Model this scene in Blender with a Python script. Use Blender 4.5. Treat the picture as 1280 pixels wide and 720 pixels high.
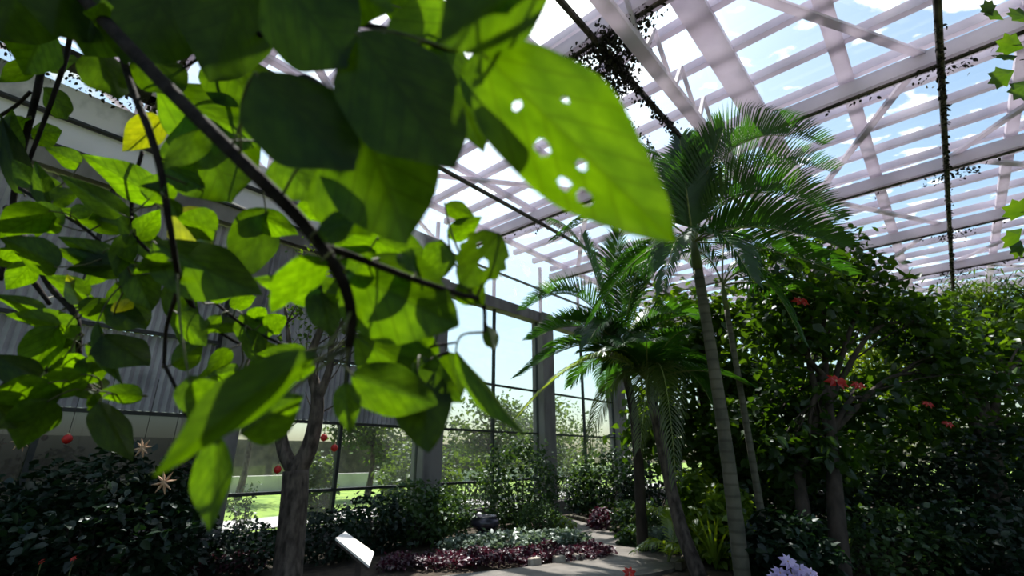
import bpy, math, random
import numpy as np
from mathutils import Vector, Matrix

for o in list(bpy.data.objects):
    bpy.data.objects.remove(o)
scene = bpy.context.scene
COL = scene.collection

# ------------------------------------------------------------------ camera
FPX = 600.0                        # focal length in pixels of a 1280 wide frame
PITCH = math.atan(0.35)
CAM = Vector((0, 0, 1.4))
cd = bpy.data.cameras.new('camera')
cd.sensor_width = 36.0
cd.lens = FPX / 1280.0 * 36.0
cd.clip_start = 0.02
cd.clip_end = 500
cd.dof.use_dof = True
cd.dof.focus_distance = 2.4
cd.dof.aperture_fstop = 3.0
cam = bpy.data.objects.new('camera', cd)
COL.objects.link(cam)
cam.location = CAM
cam.rotation_euler = (math.pi / 2 + PITCH, 0, 0)
scene.camera = cam

# ------------------------------------------------------------------ sky and sun
SUN_EL, SUN_AZ = math.radians(60.5), math.radians(-7)    # azimuth from +Y towards +X
world = bpy.data.worlds.new('world')
scene.world = world
world.use_nodes = True
wn = world.node_tree
wn.nodes.clear()
sky = wn.nodes.new('ShaderNodeTexSky')
sky.sky_type = 'NISHITA'
sky.sun_disc = False
sky.sun_elevation = SUN_EL
sky.sun_rotation = SUN_AZ
sky.air_density = 1.2
sky.dust_density = 2.8
sky.ozone_density = 1.2
bg = wn.nodes.new('ShaderNodeBackground')
bg.inputs['Strength'].default_value = 0.175
wo = wn.nodes.new('ShaderNodeOutputWorld')
tint = wn.nodes.new('ShaderNodeMixRGB')
tint.blend_type = 'MULTIPLY'
tint.inputs[0].default_value = 1.0
tint.inputs[2].default_value = (0.84, 1.0, 1.0, 1)
wn.links.new(sky.outputs[0], tint.inputs[1])
wn.links.new(tint.outputs[0], bg.inputs[0])
wn.links.new(bg.outputs[0], wo.inputs[0])

sd = bpy.data.lights.new('sun', 'SUN')
sd.energy = 9.5
sd.angle = math.radians(0.55)
sd.color = (1.0, 0.96, 0.88)
sun = bpy.data.objects.new('sun', sd)
COL.objects.link(sun)
SUN_DIR = Vector((math.cos(SUN_EL) * math.sin(SUN_AZ), math.cos(SUN_EL) * math.cos(SUN_AZ), math.sin(SUN_EL)))
sun.rotation_euler = SUN_DIR.to_track_quat('Z', 'Y').to_euler()
sun.location = (0, 0, 30)

vs = scene.view_settings
vs.view_transform = 'Standard'
vs.look = 'None'
vs.gamma = 1.0
vs.use_curve_mapping = False
vs.exposure = 0.2

# ------------------------------------------------------------------ helpers
rng = np.random.default_rng(7)
random.seed(7)
CP, SP = math.cos(PITCH), math.sin(PITCH)
TH = math.radians(41.5)
U = Vector((math.sin(TH), math.cos(TH), 0))          # along the glazed wall
V = Vector((math.cos(TH), -math.sin(TH), 0))         # from the wall into the house
P0 = Vector((-4.4, 7.5, 0))


def ray(x, y):
    X, W = x - 640.0, 360.0 - y
    return Vector((X, FPX * CP - W * SP, FPX * SP + W * CP))


def at(x, y, d):
    """point seen in direction (x, y) at forward distance d"""
    r = ray(x, y)
    return CAM + r * (d / r.y)


def gp(x, y, z=0.0):
    """ground point (height z) seen at (x, y)"""
    r = ray(x, y)
    return CAM + r * ((z - CAM.z) / r.z)


def W(t, v, z):
    """house coordinates -> world"""
    return P0 + U * t + V * v + Vector((0, 0, z))


def link(o, parent=None):
    COL.objects.link(o)
    if parent is not None:
        o.parent = parent
    return o


def mesh_obj(name, verts, faces, mat, parent=None, smooth=False, uv=None):
    me = bpy.data.meshes.new(name)
    me.from_pydata([tuple(v) for v in verts], [], [tuple(f) for f in faces])
    if mat:
        me.materials.append(mat)
    if smooth:
        me.polygons.foreach_set('use_smooth', [True] * len(me.polygons))
    me.update()
    o = bpy.data.objects.new(name, me)
    return link(o, parent)


def empty(name, loc=(0, 0, 0)):
    o = bpy.data.objects.new(name, None)
    o.empty_display_size = 0.1
    o.location = loc
    return link(o)


def tag(o, label, cat, group=None, kind=None):
    o['label'] = label
    o['category'] = cat
    if group:
        o['group'] = group
    if kind:
        o['kind'] = kind
    return o


def struct(o, label=None, cat=None):
    o['kind'] = 'structure'
    if label:
        o['label'] = label
    if cat:
        o['category'] = cat
    return o


def adopt(child, parent):
    """parent that keeps the child where it is (parents carry only a translation)"""
    child.parent = parent
    child.matrix_parent_inverse = Matrix.Translation(-Vector(parent.location))
    return child


class MB:
    """collects shapes for ONE mesh"""
    def __init__(self):
        self.v, self.f = [], []

    def add(self, vs_, fs_):
        n = len(self.v)
        self.v += [tuple(p) for p in vs_]
        self.f += [tuple(i + n for i in f) for f in fs_]
        return self

    def beam(self, a, b, w, h, up=Vector((0, 0, 1))):
        a, b = Vector(a), Vector(b)
        d = (b - a).normalized()
        s = d.cross(up)
        if s.length < 1e-4:
            s = d.cross(Vector((0, 1, 0)))
        s.normalize()
        n = s.cross(d).normalized()
        vs_ = []
        for p in (a, b):
            for i, j in ((-1, -1), (1, -1), (1, 1), (-1, 1)):
                vs_.append(p + s * (w / 2 * i) + n * (h / 2 * j))
        return self.add(vs_, [(0, 1, 2, 3), (7, 6, 5, 4), (0, 4, 5, 1), (1, 5, 6, 2), (2, 6, 7, 3), (3, 7, 4, 0)])

    def tube(self, pts, rad, n=7, cap=True):
        pts = [Vector(p) for p in pts]
        if not isinstance(rad, (list, tuple)):
            rad = [rad] * len(pts)
        vs_, fs_ = [], []
        prev = None
        for i, p in enumerate(pts):
            a = pts[max(i - 1, 0)]
            b = pts[min(i + 1, len(pts) - 1)]
            d = (b - a).normalized()
            if prev is None:
                s = d.cross(Vector((0.3, 0.2, 1)))
                if s.length < 1e-3:
                    s = d.cross(Vector((1, 0, 0)))
            else:
                s = prev - d * prev.dot(d)
            s.normalize()
            prev = s
            t = d.cross(s)
            for k in range(n):
                a_ = 2 * math.pi * k / n
                vs_.append(p + (s * math.cos(a_) + t * math.sin(a_)) * rad[i])
        for i in range(len(pts) - 1):
            for k in range(n):
                k2 = (k + 1) % n
                fs_.append((i * n + k, i * n + k2, (i + 1) * n + k2, (i + 1) * n + k))
        if cap:
            fs_.append(tuple(range(n - 1, -1, -1)))
            m = (len(pts) - 1) * n
            fs_.append(tuple(range(m, m + n)))
        return self.add(vs_, fs_)

    def lathe(self, c, prof, n=20):
        c = Vector(c)
        vs_, fs_ = [], []
        for r, z in prof:
            for k in range(n):
                a = 2 * math.pi * k / n
                vs_.append(c + Vector((r * math.cos(a), r * math.sin(a), z)))
        for i in range(len(prof) - 1):
            for k in range(n):
                k2 = (k + 1) % n
                fs_.append((i * n + k, i * n + k2, (i + 1) * n + k2, (i + 1) * n + k))
        fs_.append(tuple(range(n - 1, -1, -1)))
        m = (len(prof) - 1) * n
        fs_.append(tuple(range(m, m + n)))
        return self.add(vs_, fs_)

    def build(self, name, mat, parent=None, smooth=False):
        o = mesh_obj(name, self.v, self.f, mat, None, smooth)
        if parent is not None:
            adopt(o, parent)
        return o


def catmull(pts, k=6):
    pts = [Vector(p) for p in pts]
    if len(pts) < 3:
        return [pts[0].lerp(pts[-1], i / k) for i in range(k + 1)]
    out = []
    P = [pts[0] * 2 - pts[1]] + pts + [pts[-1] * 2 - pts[-2]]
    for i in range(1, len(P) - 2):
        a, b, c, d = P[i - 1], P[i], P[i + 1], P[i + 2]
        for j in range(k):
            t = j / k
            out.append(0.5 * ((2 * b) + (c - a) * t + (2 * a - 5 * b + 4 * c - d) * t * t + (3 * b - a - 3 * c + d) * t ** 3))
    out.append(pts[-1])
    return out


def taper(r0, r1, n):
    return [r0 + (r1 - r0) * i / max(n - 1, 1) for i in range(n)]


# ------------------------------------------------------------------ materials
def base_mat(name):
    m = bpy.data.materials.new(name)
    m.use_nodes = True
    nt = m.node_tree
    nt.nodes.clear()
    out = nt.nodes.new('ShaderNodeOutputMaterial')
    return m, nt, out


def ramp_noise(nt, c1, c2, scale, detail=4.0, lo=0.35, hi=0.65, coord='Object', stretch=(1, 1, 1), c3=None):
    tc = nt.nodes.new('ShaderNodeTexCoord')
    mp = nt.nodes.new('ShaderNodeMapping')
    mp.inputs['Scale'].default_value = stretch
    nz = nt.nodes.new('ShaderNodeTexNoise')
    nz.inputs['Scale'].default_value = scale
    nz.inputs['Detail'].default_value = detail
    rp = nt.nodes.new('ShaderNodeValToRGB')
    rp.color_ramp.elements[0].position = lo
    rp.color_ramp.elements[1].position = hi
    rp.color_ramp.elements[0].color = (*c1, 1)
    rp.color_ramp.elements[1].color = (*c2, 1)
    if c3:
        e = rp.color_ramp.elements.new(min(hi + 0.12, 1))
        e.color = (*c3, 1)
    nt.links.new(tc.outputs[coord], mp.inputs[0])
    nt.links.new(mp.outputs[0], nz.inputs['Vector'])
    nt.links.new(nz.outputs['Fac'], rp.inputs[0])
    return rp.outputs[0], nz.outputs['Fac']


def surf(name, c1, c2, scale=6.0, rough=0.8, metal=0.0, bump=0.0, stretch=(1, 1, 1), lo=0.35, hi=0.65, c3=None, spec=0.3):
    m, nt, out = base_mat(name)
    col, fac = ramp_noise(nt, c1, c2, scale, 5, lo, hi, stretch=stretch, c3=c3)
    b = nt.nodes.new('ShaderNodeBsdfPrincipled')
    b.inputs['Roughness'].default_value = rough
    b.inputs['Metallic'].default_value = metal
    b.inputs['Specular IOR Level'].default_value = spec
    nt.links.new(col, b.inputs['Base Color'])
    if bump:
        bp = nt.nodes.new('ShaderNodeBump')
        bp.inputs['Strength'].default_value = bump
        bp.inputs['Distance'].default_value = 0.02
        nt.links.new(fac, bp.inputs['Height'])
        nt.links.new(bp.outputs[0], b.inputs['Normal'])
    nt.links.new(b.outputs[0], out.inputs[0])
    return m


def leafmat(name, c1, c2, trans, tcol=None, gloss=0.05, rough=0.35, scale=3.0, veins=False, per_object=False):
    """leaf: reflects on its face, glows when lit from behind"""
    m, nt, out = base_mat(name)
    col, fac = ramp_noise(nt, c1, c2, scale, 3)
    if per_object:
        oi = nt.nodes.new('ShaderNodeObjectInfo')
        hsv = nt.nodes.new('ShaderNodeHueSaturation')
        mr = nt.nodes.new('ShaderNodeMapRange')
        mr.inputs['To Min'].default_value = 0.6
        mr.inputs['To Max'].default_value = 1.25
        nt.links.new(oi.outputs['Random'], mr.inputs[0])
        nt.links.new(mr.outputs[0], hsv.inputs['Value'])
        nt.links.new(col, hsv.inputs['Color'])
        col = hsv.outputs[0]
    tr_col = None
    if veins:
        uv = nt.nodes.new('ShaderNodeUVMap')
        sx = nt.nodes.new('ShaderNodeSeparateXYZ')
        nt.links.new(uv.outputs[0], sx.inputs[0])
        ab = nt.nodes.new('ShaderNodeMath'); ab.operation = 'ABSOLUTE'
        nt.links.new(sx.outputs[0], ab.inputs[0])
        # side veins run forward from the midrib: stripes of (y - 0.45|x|)
        k = nt.nodes.new('ShaderNodeMath'); k.operation = 'MULTIPLY_ADD'
        k.inputs[1].default_value = -0.42
        nt.links.new(ab.outputs[0], k.inputs[0]); nt.links.new(sx.outputs[1], k.inputs[2])
        w = nt.nodes.new('ShaderNodeMath'); w.operation = 'MULTIPLY'; w.inputs[1].default_value = 6.0
        nt.links.new(k.outputs[0], w.inputs[0])
        fr = nt.nodes.new('ShaderNodeMath'); fr.operation = 'PINGPONG'; fr.inputs[1].default_value = 0.5
        nt.links.new(w.outputs[0], fr.inputs[0])
        lt = nt.nodes.new('ShaderNodeMapRange')
        lt.inputs['From Min'].default_value = 0.02; lt.inputs['From Max'].default_value = 0.12
        lt.inputs['To Min'].default_value = 1.0; lt.inputs['To Max'].default_value = 0.0
        nt.links.new(fr.outputs[0], lt.inputs[0])
        mid = nt.nodes.new('ShaderNodeMapRange')
        mid.inputs['From Min'].default_value = 0.025; mid.inputs['From Max'].default_value = 0.06
        mid.inputs['To Min'].default_value = 1.0; mid.inputs['To Max'].default_value = 0.0
        nt.links.new(ab.outputs[0], mid.inputs[0])
        mx = nt.nodes.new('ShaderNodeMath'); mx.operation = 'MAXIMUM'
        nt.links.new(lt.outputs[0], mx.inputs[0]); nt.links.new(mid.outputs[0], mx.inputs[1])
        ms = nt.nodes.new('ShaderNodeMath'); ms.operation = 'MULTIPLY'; ms.inputs[1].default_value = 0.5
        nt.links.new(mx.outputs[0], ms.inputs[0])
        vm = nt.nodes.new('ShaderNodeMixRGB')
        vm.inputs[2].default_value = (c1[0] * 0.7, c1[1] * 0.62, c1[2] * 0.6, 1)
        nt.links.new(ms.outputs[0], vm.inputs[0]); nt.links.new(col, vm.inputs[1])
        col = vm.outputs[0]
    d = nt.nodes.new('ShaderNodeBsdfDiffuse')
    nt.links.new(col, d.inputs[0])
    t = nt.nodes.new('ShaderNodeBsdfTranslucent')
    if tcol is None:
        tcol = (2.1, 1.75, 0.35)
    mul = nt.nodes.new('ShaderNodeMixRGB'); mul.blend_type = 'MULTIPLY'; mul.inputs[0].default_value = 1
    mul.inputs[2].default_value = (*tcol, 1)
    nt.links.new(col, mul.inputs[1])
    nt.links.new(mul.outputs[0], t.inputs[0])
    mix = nt.nodes.new('ShaderNodeMixShader'); mix.inputs[0].default_value = trans
    nt.links.new(d.outputs[0], mix.inputs[1]); nt.links.new(t.outputs[0], mix.inputs[2])
    g = nt.nodes.new('ShaderNodeBsdfGlossy'); g.inputs['Roughness'].default_value = rough
    g.inputs[0].default_value = (0.9, 0.95, 1, 1)
    mg = nt.nodes.new('ShaderNodeMixShader'); mg.inputs[0].default_value = gloss
    nt.links.new(mix.outputs[0], mg.inputs[1]); nt.links.new(g.outputs[0], mg.inputs[2])
    nt.links.new(mg.outputs[0], out.inputs[0])
    return m


def glassmat(name, dust=0.1, dust_dapple=0.6, scale=1.2, lo=0.5, hi=0.75, tint=(1, 1, 1), stretch=(1, 1, 1), dcol=(0.8, 0.8, 0.82), refl=0.06):
    """pane: clear, weakly mirroring, with a dust film and pale patches, on the roof painted as sun dapples"""
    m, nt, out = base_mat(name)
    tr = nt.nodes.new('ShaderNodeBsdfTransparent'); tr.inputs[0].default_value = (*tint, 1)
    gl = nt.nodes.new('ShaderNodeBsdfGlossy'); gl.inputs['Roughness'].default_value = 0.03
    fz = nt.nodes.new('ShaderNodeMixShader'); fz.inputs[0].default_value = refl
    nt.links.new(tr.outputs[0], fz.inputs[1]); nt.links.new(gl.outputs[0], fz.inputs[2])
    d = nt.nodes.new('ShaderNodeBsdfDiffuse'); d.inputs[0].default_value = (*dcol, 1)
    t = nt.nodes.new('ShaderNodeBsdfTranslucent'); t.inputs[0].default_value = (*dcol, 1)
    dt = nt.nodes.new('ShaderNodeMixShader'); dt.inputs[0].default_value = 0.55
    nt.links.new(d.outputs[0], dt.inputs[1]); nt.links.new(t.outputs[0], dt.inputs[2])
    col, fac = ramp_noise(nt, (dust,) * 3, (dust_dapple,) * 3, scale, 3, lo, hi, stretch=stretch)
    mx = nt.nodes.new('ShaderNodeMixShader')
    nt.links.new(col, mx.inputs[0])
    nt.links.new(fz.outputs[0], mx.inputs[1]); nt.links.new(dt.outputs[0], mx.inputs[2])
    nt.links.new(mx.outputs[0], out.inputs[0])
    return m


M = {}
M['soil'] = surf('soil', (0.022, 0.016, 0.011), (0.06, 0.045, 0.03), 9, 0.95, bump=0.6)
M['path'] = surf('path_paving', (0.07, 0.062, 0.054), (0.13, 0.115, 0.10), 5, 0.55, bump=0.25)
M['stone'] = surf('edging_stone', (0.28, 0.25, 0.21), (0.42, 0.38, 0.32), 14, 0.85, bump=0.4)
M['concrete'] = surf('grey_concrete', (0.11, 0.10, 0.10), (0.2, 0.185, 0.18), 3, 0.85, bump=0.2, stretch=(1, 1, 0.35))
M['mottled'] = surf('stained_plaster', (0.16, 0.15, 0.16), (0.62, 0.58, 0.6), 1.6, 0.8, stretch=(1, 1, 0.7), lo=0.38, hi=0.55)
M['fascia'] = surf('pale_fascia', (0.6, 0.57, 0.62), (0.68, 0.64, 0.7), 2, 0.5)
M['black_metal'] = surf('black_metal', (0.012, 0.012, 0.013), (0.03, 0.03, 0.03), 10, 0.5)
M['ribbed'] = surf('ribbed_grey_sheet', (0.2, 0.19, 0.21), (0.36, 0.34, 0.37), 2.5, 0.45)
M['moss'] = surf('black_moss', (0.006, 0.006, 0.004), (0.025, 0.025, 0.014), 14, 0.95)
M['pipe'] = surf('dirty_pipe', (0.02, 0.017, 0.016), (0.12, 0.10, 0.10), 6, 0.7)
M['bark'] = surf('brown_bark', (0.022, 0.017, 0.013), (0.10, 0.08, 0.066), 16, 0.9, bump=1.0, stretch=(1, 1, 0.4))
M['bark_dark'] = surf('dark_bark', (0.018, 0.014, 0.011), (0.05, 0.038, 0.03), 9, 0.9, bump=0.8, stretch=(1, 1, 0.3))
M['branch'] = surf('twig_bark', (0.007, 0.005, 0.005), (0.022, 0.016, 0.015), 40, 0.85, bump=0.3, spec=0.1)
M['petiole'] = surf('green_brown_petiole', (0.03, 0.03, 0.012), (0.09, 0.10, 0.03), 40, 0.6)
M['board'] = surf('white_board', (0.72, 0.68, 0.64), (0.82, 0.79, 0.75), 5, 0.5)
M['post'] = surf('dark_post', (0.03, 0.02, 0.02), (0.06, 0.045, 0.04), 8, 0.7)
M['pot'] = surf('dark_glazed_pot', (0.02, 0.018, 0.03), (0.06, 0.055, 0.085), 6, 0.25, spec=0.6)
M['red'] = surf('red_gloss', (0.30, 0.008, 0.008), (0.42, 0.016, 0.012), 9, 0.35)
M['straw'] = surf('tan_straw', (0.35, 0.2, 0.12), (0.55, 0.36, 0.24), 20, 0.8)
M['string'] = surf('dark_cord', (0.02, 0.018, 0.016), (0.04, 0.035, 0.03), 20, 0.8)
M['lilac'] = leafmat('lilac_petal', (0.45, 0.36, 0.66), (0.72, 0.62, 0.86), 0.35, (1, 1, 1), 0.03)
M['redpetal'] = leafmat('red_petal', (0.4, 0.02, 0.015), (0.62, 0.05, 0.03), 0.4, (1.2, 0.9, 0.9), 0.03)
M['lawn'] = surf('sunlit_lawn', (0.09, 0.17, 0.018), (0.22, 0.32, 0.045), 1.5, 0.9)
M['road'] = surf('pale_road', (0.3, 0.29, 0.29), (0.42, 0.4, 0.4), 1.0, 0.9)
M['bank'] = surf('brown_bank', (0.03, 0.028, 0.018), (0.09, 0.075, 0.05), 2.0, 0.9)
M['outwall'] = surf('pale_outer_wall', (0.4, 0.38, 0.38), (0.55, 0.52, 0.52), 1.0, 0.9)
M['teal'] = surf('teal_tarp', (0.02, 0.16, 0.11), (0.03, 0.22, 0.15), 2.0, 0.7)

M['hero_leaf'] = leafmat('broad_leaf', (0.016, 0.036, 0.002), (0.03, 0.06, 0.004), 0.62, (4.5, 4.6, 0.2), 0.010, 0.42, 6.0, veins=True, per_object=True)
M['yellow_leaf'] = leafmat('yellowing_leaf', (0.05, 0.07, 0.004), (0.085, 0.11, 0.008), 0.6, (4.2, 3.6, 0.3), 0.04, 0.4, 6.0, veins=True)
M['dead_leaf'] = leafmat('withered_leaf', (0.010, 0.008, 0.010), (0.022, 0.018, 0.018), 0.1, (1, 1, 1), 0.02)
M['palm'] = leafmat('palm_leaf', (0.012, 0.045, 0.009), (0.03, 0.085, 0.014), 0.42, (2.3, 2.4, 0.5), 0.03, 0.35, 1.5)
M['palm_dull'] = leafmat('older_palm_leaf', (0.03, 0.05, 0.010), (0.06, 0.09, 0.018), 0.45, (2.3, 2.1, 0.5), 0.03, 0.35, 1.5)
M['palm_yellow'] = leafmat('yellow_sunlit_palm_leaf', (0.10, 0.17, 0.014), (0.18, 0.26, 0.03), 0.55, (3.0, 2.6, 0.4), 0.06, 0.35, 1.5)  # yellow of sunlit seedling fronds put into leaf colour and translucency
M['rachis'] = surf('palm_rachis', (0.1, 0.13, 0.035), (0.2, 0.24, 0.07), 8, 0.4)
M['sheath'] = surf('green_crownshaft', (0.06, 0.09, 0.03), (0.14, 0.17, 0.06), 3, 0.45, stretch=(1, 1, 0.3))
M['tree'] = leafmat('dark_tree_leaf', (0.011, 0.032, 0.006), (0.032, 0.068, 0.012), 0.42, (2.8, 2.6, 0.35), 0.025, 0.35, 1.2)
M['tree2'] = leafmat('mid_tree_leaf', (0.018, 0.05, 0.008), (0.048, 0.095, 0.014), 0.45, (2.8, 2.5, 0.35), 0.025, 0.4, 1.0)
M['lime'] = leafmat('lime_leaf', (0.07, 0.15, 0.014), (0.15, 0.24, 0.025), 0.5, (2.3, 1.9, 0.3), 0.05, 0.4, 1.0)  # bright yellow-green of sunlit leaves put into the leaf colour
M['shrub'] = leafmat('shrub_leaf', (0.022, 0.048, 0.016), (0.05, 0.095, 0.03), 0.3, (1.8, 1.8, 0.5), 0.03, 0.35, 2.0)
M['shrub_shade'] = leafmat('shaded_shrub_leaf', (0.005, 0.015, 0.007), (0.012, 0.032, 0.013), 0.25, (1.5, 1.6, 0.6), 0.03, 0.4, 2.0)  # darker copy of the shrub leaf, shade put into its colour
M['moundgreen'] = leafmat('mound_leaf', (0.035, 0.07, 0.025), (0.07, 0.12, 0.04), 0.25, (1.6, 1.7, 0.5), 0.02, 0.4, 3.0)
M['silver'] = leafmat('silver_leaf', (0.07, 0.11, 0.075), (0.16, 0.21, 0.155), 0.25, (1.2, 1.3, 0.8), 0.05, 0.4, 3.0)
M['wine'] = leafmat('wine_red_leaf', (0.028, 0.006, 0.013), (0.075, 0.012, 0.03), 0.25, (1.6, 0.9, 0.9), 0.05, 0.4, 3.0)
M['grassy'] = leafmat('strap_leaf', (0.06, 0.11, 0.02), (0.13, 0.2, 0.04), 0.4, (2.0, 1.9, 0.5), 0.06, 0.35, 2.0)
M['outtree'] = leafmat('outdoor_leaf', (0.025, 0.05, 0.012), (0.07, 0.115, 0.03), 0.4, (2.0, 1.9, 0.5), 0.02, 0.4, 0.6)


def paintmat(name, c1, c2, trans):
    """white paint, lavender shade in its colour, translucency added to glow like sun dapples"""
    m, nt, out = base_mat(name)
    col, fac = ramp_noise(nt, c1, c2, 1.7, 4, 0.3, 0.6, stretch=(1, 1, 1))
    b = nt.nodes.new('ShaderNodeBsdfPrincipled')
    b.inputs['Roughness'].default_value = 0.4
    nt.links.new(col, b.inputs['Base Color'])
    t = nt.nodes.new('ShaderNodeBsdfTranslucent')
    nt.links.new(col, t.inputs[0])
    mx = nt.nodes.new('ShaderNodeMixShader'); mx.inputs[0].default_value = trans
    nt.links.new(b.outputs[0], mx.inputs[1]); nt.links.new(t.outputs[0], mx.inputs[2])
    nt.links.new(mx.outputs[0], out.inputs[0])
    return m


M['white'] = paintmat('white_paint_sunglow', (0.60, 0.55, 0.62), (0.74, 0.69, 0.76), 0.5)  # purplish shade tinted in; translucency added to light the undersides in dapples
M['roofglass'] = glassmat('roof_glass', 0.01, 0.85, 1.3, 0.57, 0.65, stretch=(1.0, 1.6, 1))  # pale patches stand in for bright sun dapples on the roof
M['wallglass'] = glassmat('wall_glass', 0.02, 0.12, 0.8, 0.4, 0.8, tint=(0.96, 0.98, 0.97), refl=0.08, dcol=(0.5, 0.5, 0.52))
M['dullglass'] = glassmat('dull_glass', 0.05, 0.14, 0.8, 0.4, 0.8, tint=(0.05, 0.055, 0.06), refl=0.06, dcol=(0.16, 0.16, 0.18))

# ------------------------------------------------------------------ ground
TW0, TW1 = -7.9, 19.75           # ends of the house along U
VW = 21.0                        # far side along V
BAY = 3.95
fl = MB()
NX, NY = 40, 30
gv, gf = [], []
for i in range(NX + 1):
    for j in range(NY + 1):
        t = TW0 + (TW1 - TW0) * i / NX
        v = VW * j / NY
        p = W(t, v, 0)
        p.z = 0.025 * math.sin(p.x * 1.7 + 1) * math.cos(p.y * 1.3) - 0.03
        gv.append(p)
for i in range(NX):
    for j in range(NY):
        a = i * (NY + 1) + j
        gf.append((a, a + 1, a + NY + 2, a + NY + 1))
floor = struct(mesh_obj('floor', gv, gf, M['soil'], smooth=True), 'dark soil floor of the planted beds', 'floor')
for poly in floor.data.polygons:
    pass
og = MB()
S = 90
og.add([(-S, -20, -0.12), (S, -20, -0.12), (S, 120, -0.12), (-S, 120, -0.12)], [(0, 1, 2, 3)])
lawn = struct(og.build('lawn_ground', M['lawn']), 'sunlit green lawn outside the glass wall', 'lawn')


def ribbon(name, pts, widths, z, mat, thick=0.03):
    c = catmull(pts, 8)
    ws = []
    k = len(pts) - 1
    for i in range(len(c)):
        s = i / (len(c) - 1) * k
        a = min(int(s), k - 1)
        ws.append(widths[a] + (widths[a + 1] - widths[a]) * (s - a))
    L, R = [], []
    for i, p in enumerate(c):
        d = (c[min(i + 1, len(c) - 1)] - c[max(i - 1, 0)]).normalized()
        s = Vector((d.y, -d.x, 0))
        L.append(Vector((p.x, p.y, z)) - s * ws[i] / 2)
        R.append(Vector((p.x, p.y, z)) + s * ws[i] / 2)
    n = len(c)
    vs_ = L + R + [p - Vector((0, 0, thick)) for p in L] + [p - Vector((0, 0, thick)) for p in R]
    fs_ = []
    for i in range(n - 1):
        fs_ += [(i, n + i, n + i + 1, i + 1), (2 * n + i, i, i + 1, 2 * n + i + 1), (n + i, 3 * n + i, 3 * n + i + 1, n + i + 1)]
    return mesh_obj(name, vs_, fs_, mat), L, R


path_pts = [gp(330, 775), gp(520, 742), gp(680, 722), gp(790, 706), gp(800, 690), gp(752, 672), gp(716, 658), gp(690, 650)]
path, PL, PR = ribbon('path', path_pts, [1.0, 1.0, 1.0, 1.15, 1.0, 0.85, 0.8, 0.8], 0.03, M['path'], 0.08)
struct(path, 'grey paved garden path curving past the wine-red bed', 'path')
# edging stones along both rims of the path
def edging(rim, a, b, step, mat, name, sgn):
    acc = 0
    for i in range(a, b):
        p, q = rim[i], rim[i + 1]
        L_ = (q - p).length
        acc += L_
        if acc < step:
            continue
        acc = 0
        d = (q - p).normalized()
        s = Vector((d.y, -d.x, 0)) * sgn
        m = MB()
        ln = step * random.uniform(0.8, 0.95)
        m.beam(p + s * 0.05 - d * ln / 2 + Vector((0, 0, 0.02)), p + s * 0.05 + d * ln / 2 + Vector((0, 0, 0.02)), random.uniform(0.09, 0.14), random.uniform(0.1, 0.14))
        o = m.build(name, mat, path)
        bv = o.modifiers.new('round', 'BEVEL'); bv.width = 0.02; bv.segments = 2
edging(PL, 17, 24, 0.2, M['stone'], 'edging_stone', -1)
edging(PR, 24, 56, 0.26, M['bank'], 'kerb_stone', 1)

# ------------------------------------------------------------------ glazed wall beyond the beds
wall = struct(empty('wall_left', W(0, 0, 0)), 'long glazed wall with concrete columns behind the planted beds', 'wall')
K0, K1 = -2, 5
TOPZ = 5.0


def wall_bay(par, fr, k, rows, opaque_from=None, band=False, glass='wallglass'):
    """one bay between two columns; fr(t, v, z) gives the world point"""
    t0, t1 = k * BAY + 0.2, (k + 1) * BAY - 0.2
    tm = (t0 + t1) / 2
    for t in (t0 + 0.03, tm, t1 - 0.03):
        MB().beam(fr(t, 0.02, 0.28), fr(t, 0.02, TOPZ), 0.06, 0.07, up=fr(0, 1, 0) - fr(0, 0, 0)).build('mullion', M['black_metal'], par)
    zs = [0.29] + rows + [TOPZ]
    for z in zs[:-1]:
        MB().beam(fr(t0, 0.02, z), fr(t1, 0.02, z), 0.06, 0.05).build('rail', M['black_metal'], par)
    for i in range(len(zs) - 1):
        za, zb = zs[i], zs[i + 1]
        for a, b in ((t0, tm), (tm, t1)):
            if opaque_from is not None and za >= opaque_from - 0.01:
                n = 34
                vs_, fs_ = [], []
                for j in range(n + 1):
                    t = a + 0.03 + (b - a - 0.06) * j / n
                    off = -0.03 if (j // 1) % 2 else 0.012
                    vs_ += [fr(t, off, za + 0.03), fr(t, off, zb - 0.03)]
                fs_ = [(2 * j, 2 * j + 2, 2 * j + 3, 2 * j + 1) for j in range(n)]
                adopt(mesh_obj('ribbed_panel', vs_, fs_, M['ribbed']), par)
            else:
                m = MB()
                m.add([fr(a + .02, 0, za + .02), fr(b - .02, 0, za + .02), fr(b - .02, 0, zb - .02), fr(a + .02, 0, zb - .02)], [(0, 1, 2, 3)])
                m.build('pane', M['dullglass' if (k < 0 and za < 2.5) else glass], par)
    MB().beam(fr(k * BAY, 0, 0.12), fr((k + 1) * BAY, 0, 0.12), 0.22, 0.34).build('kerb_wall', M['concrete'], par)
    MB().beam(fr(k * BAY, 0, TOPZ + 0.13), fr((k + 1) * BAY, 0, TOPZ + 0.13), 0.3, 0.28).build('head_beam', M['concrete'], par)


for k in range(K0, K1):
    wall_bay(wall, W, k, [0.85, 1.95, 3.05], 1.9 if k < 1 else None)
for k in range(K0, K1 + 1):
    m = MB()
    m.beam(W(k * BAY, 0.05, -0.05), W(k * BAY, 0.05, TOPZ + 0.27), 0.5 if k != 0 else 0.42, 0.42, up=V)
    o = m.build('column', M['concrete'], wall)
    bv = o.modifiers.new('edge', 'BEVEL'); bv.width = 0.02; bv.segments = 1
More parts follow.
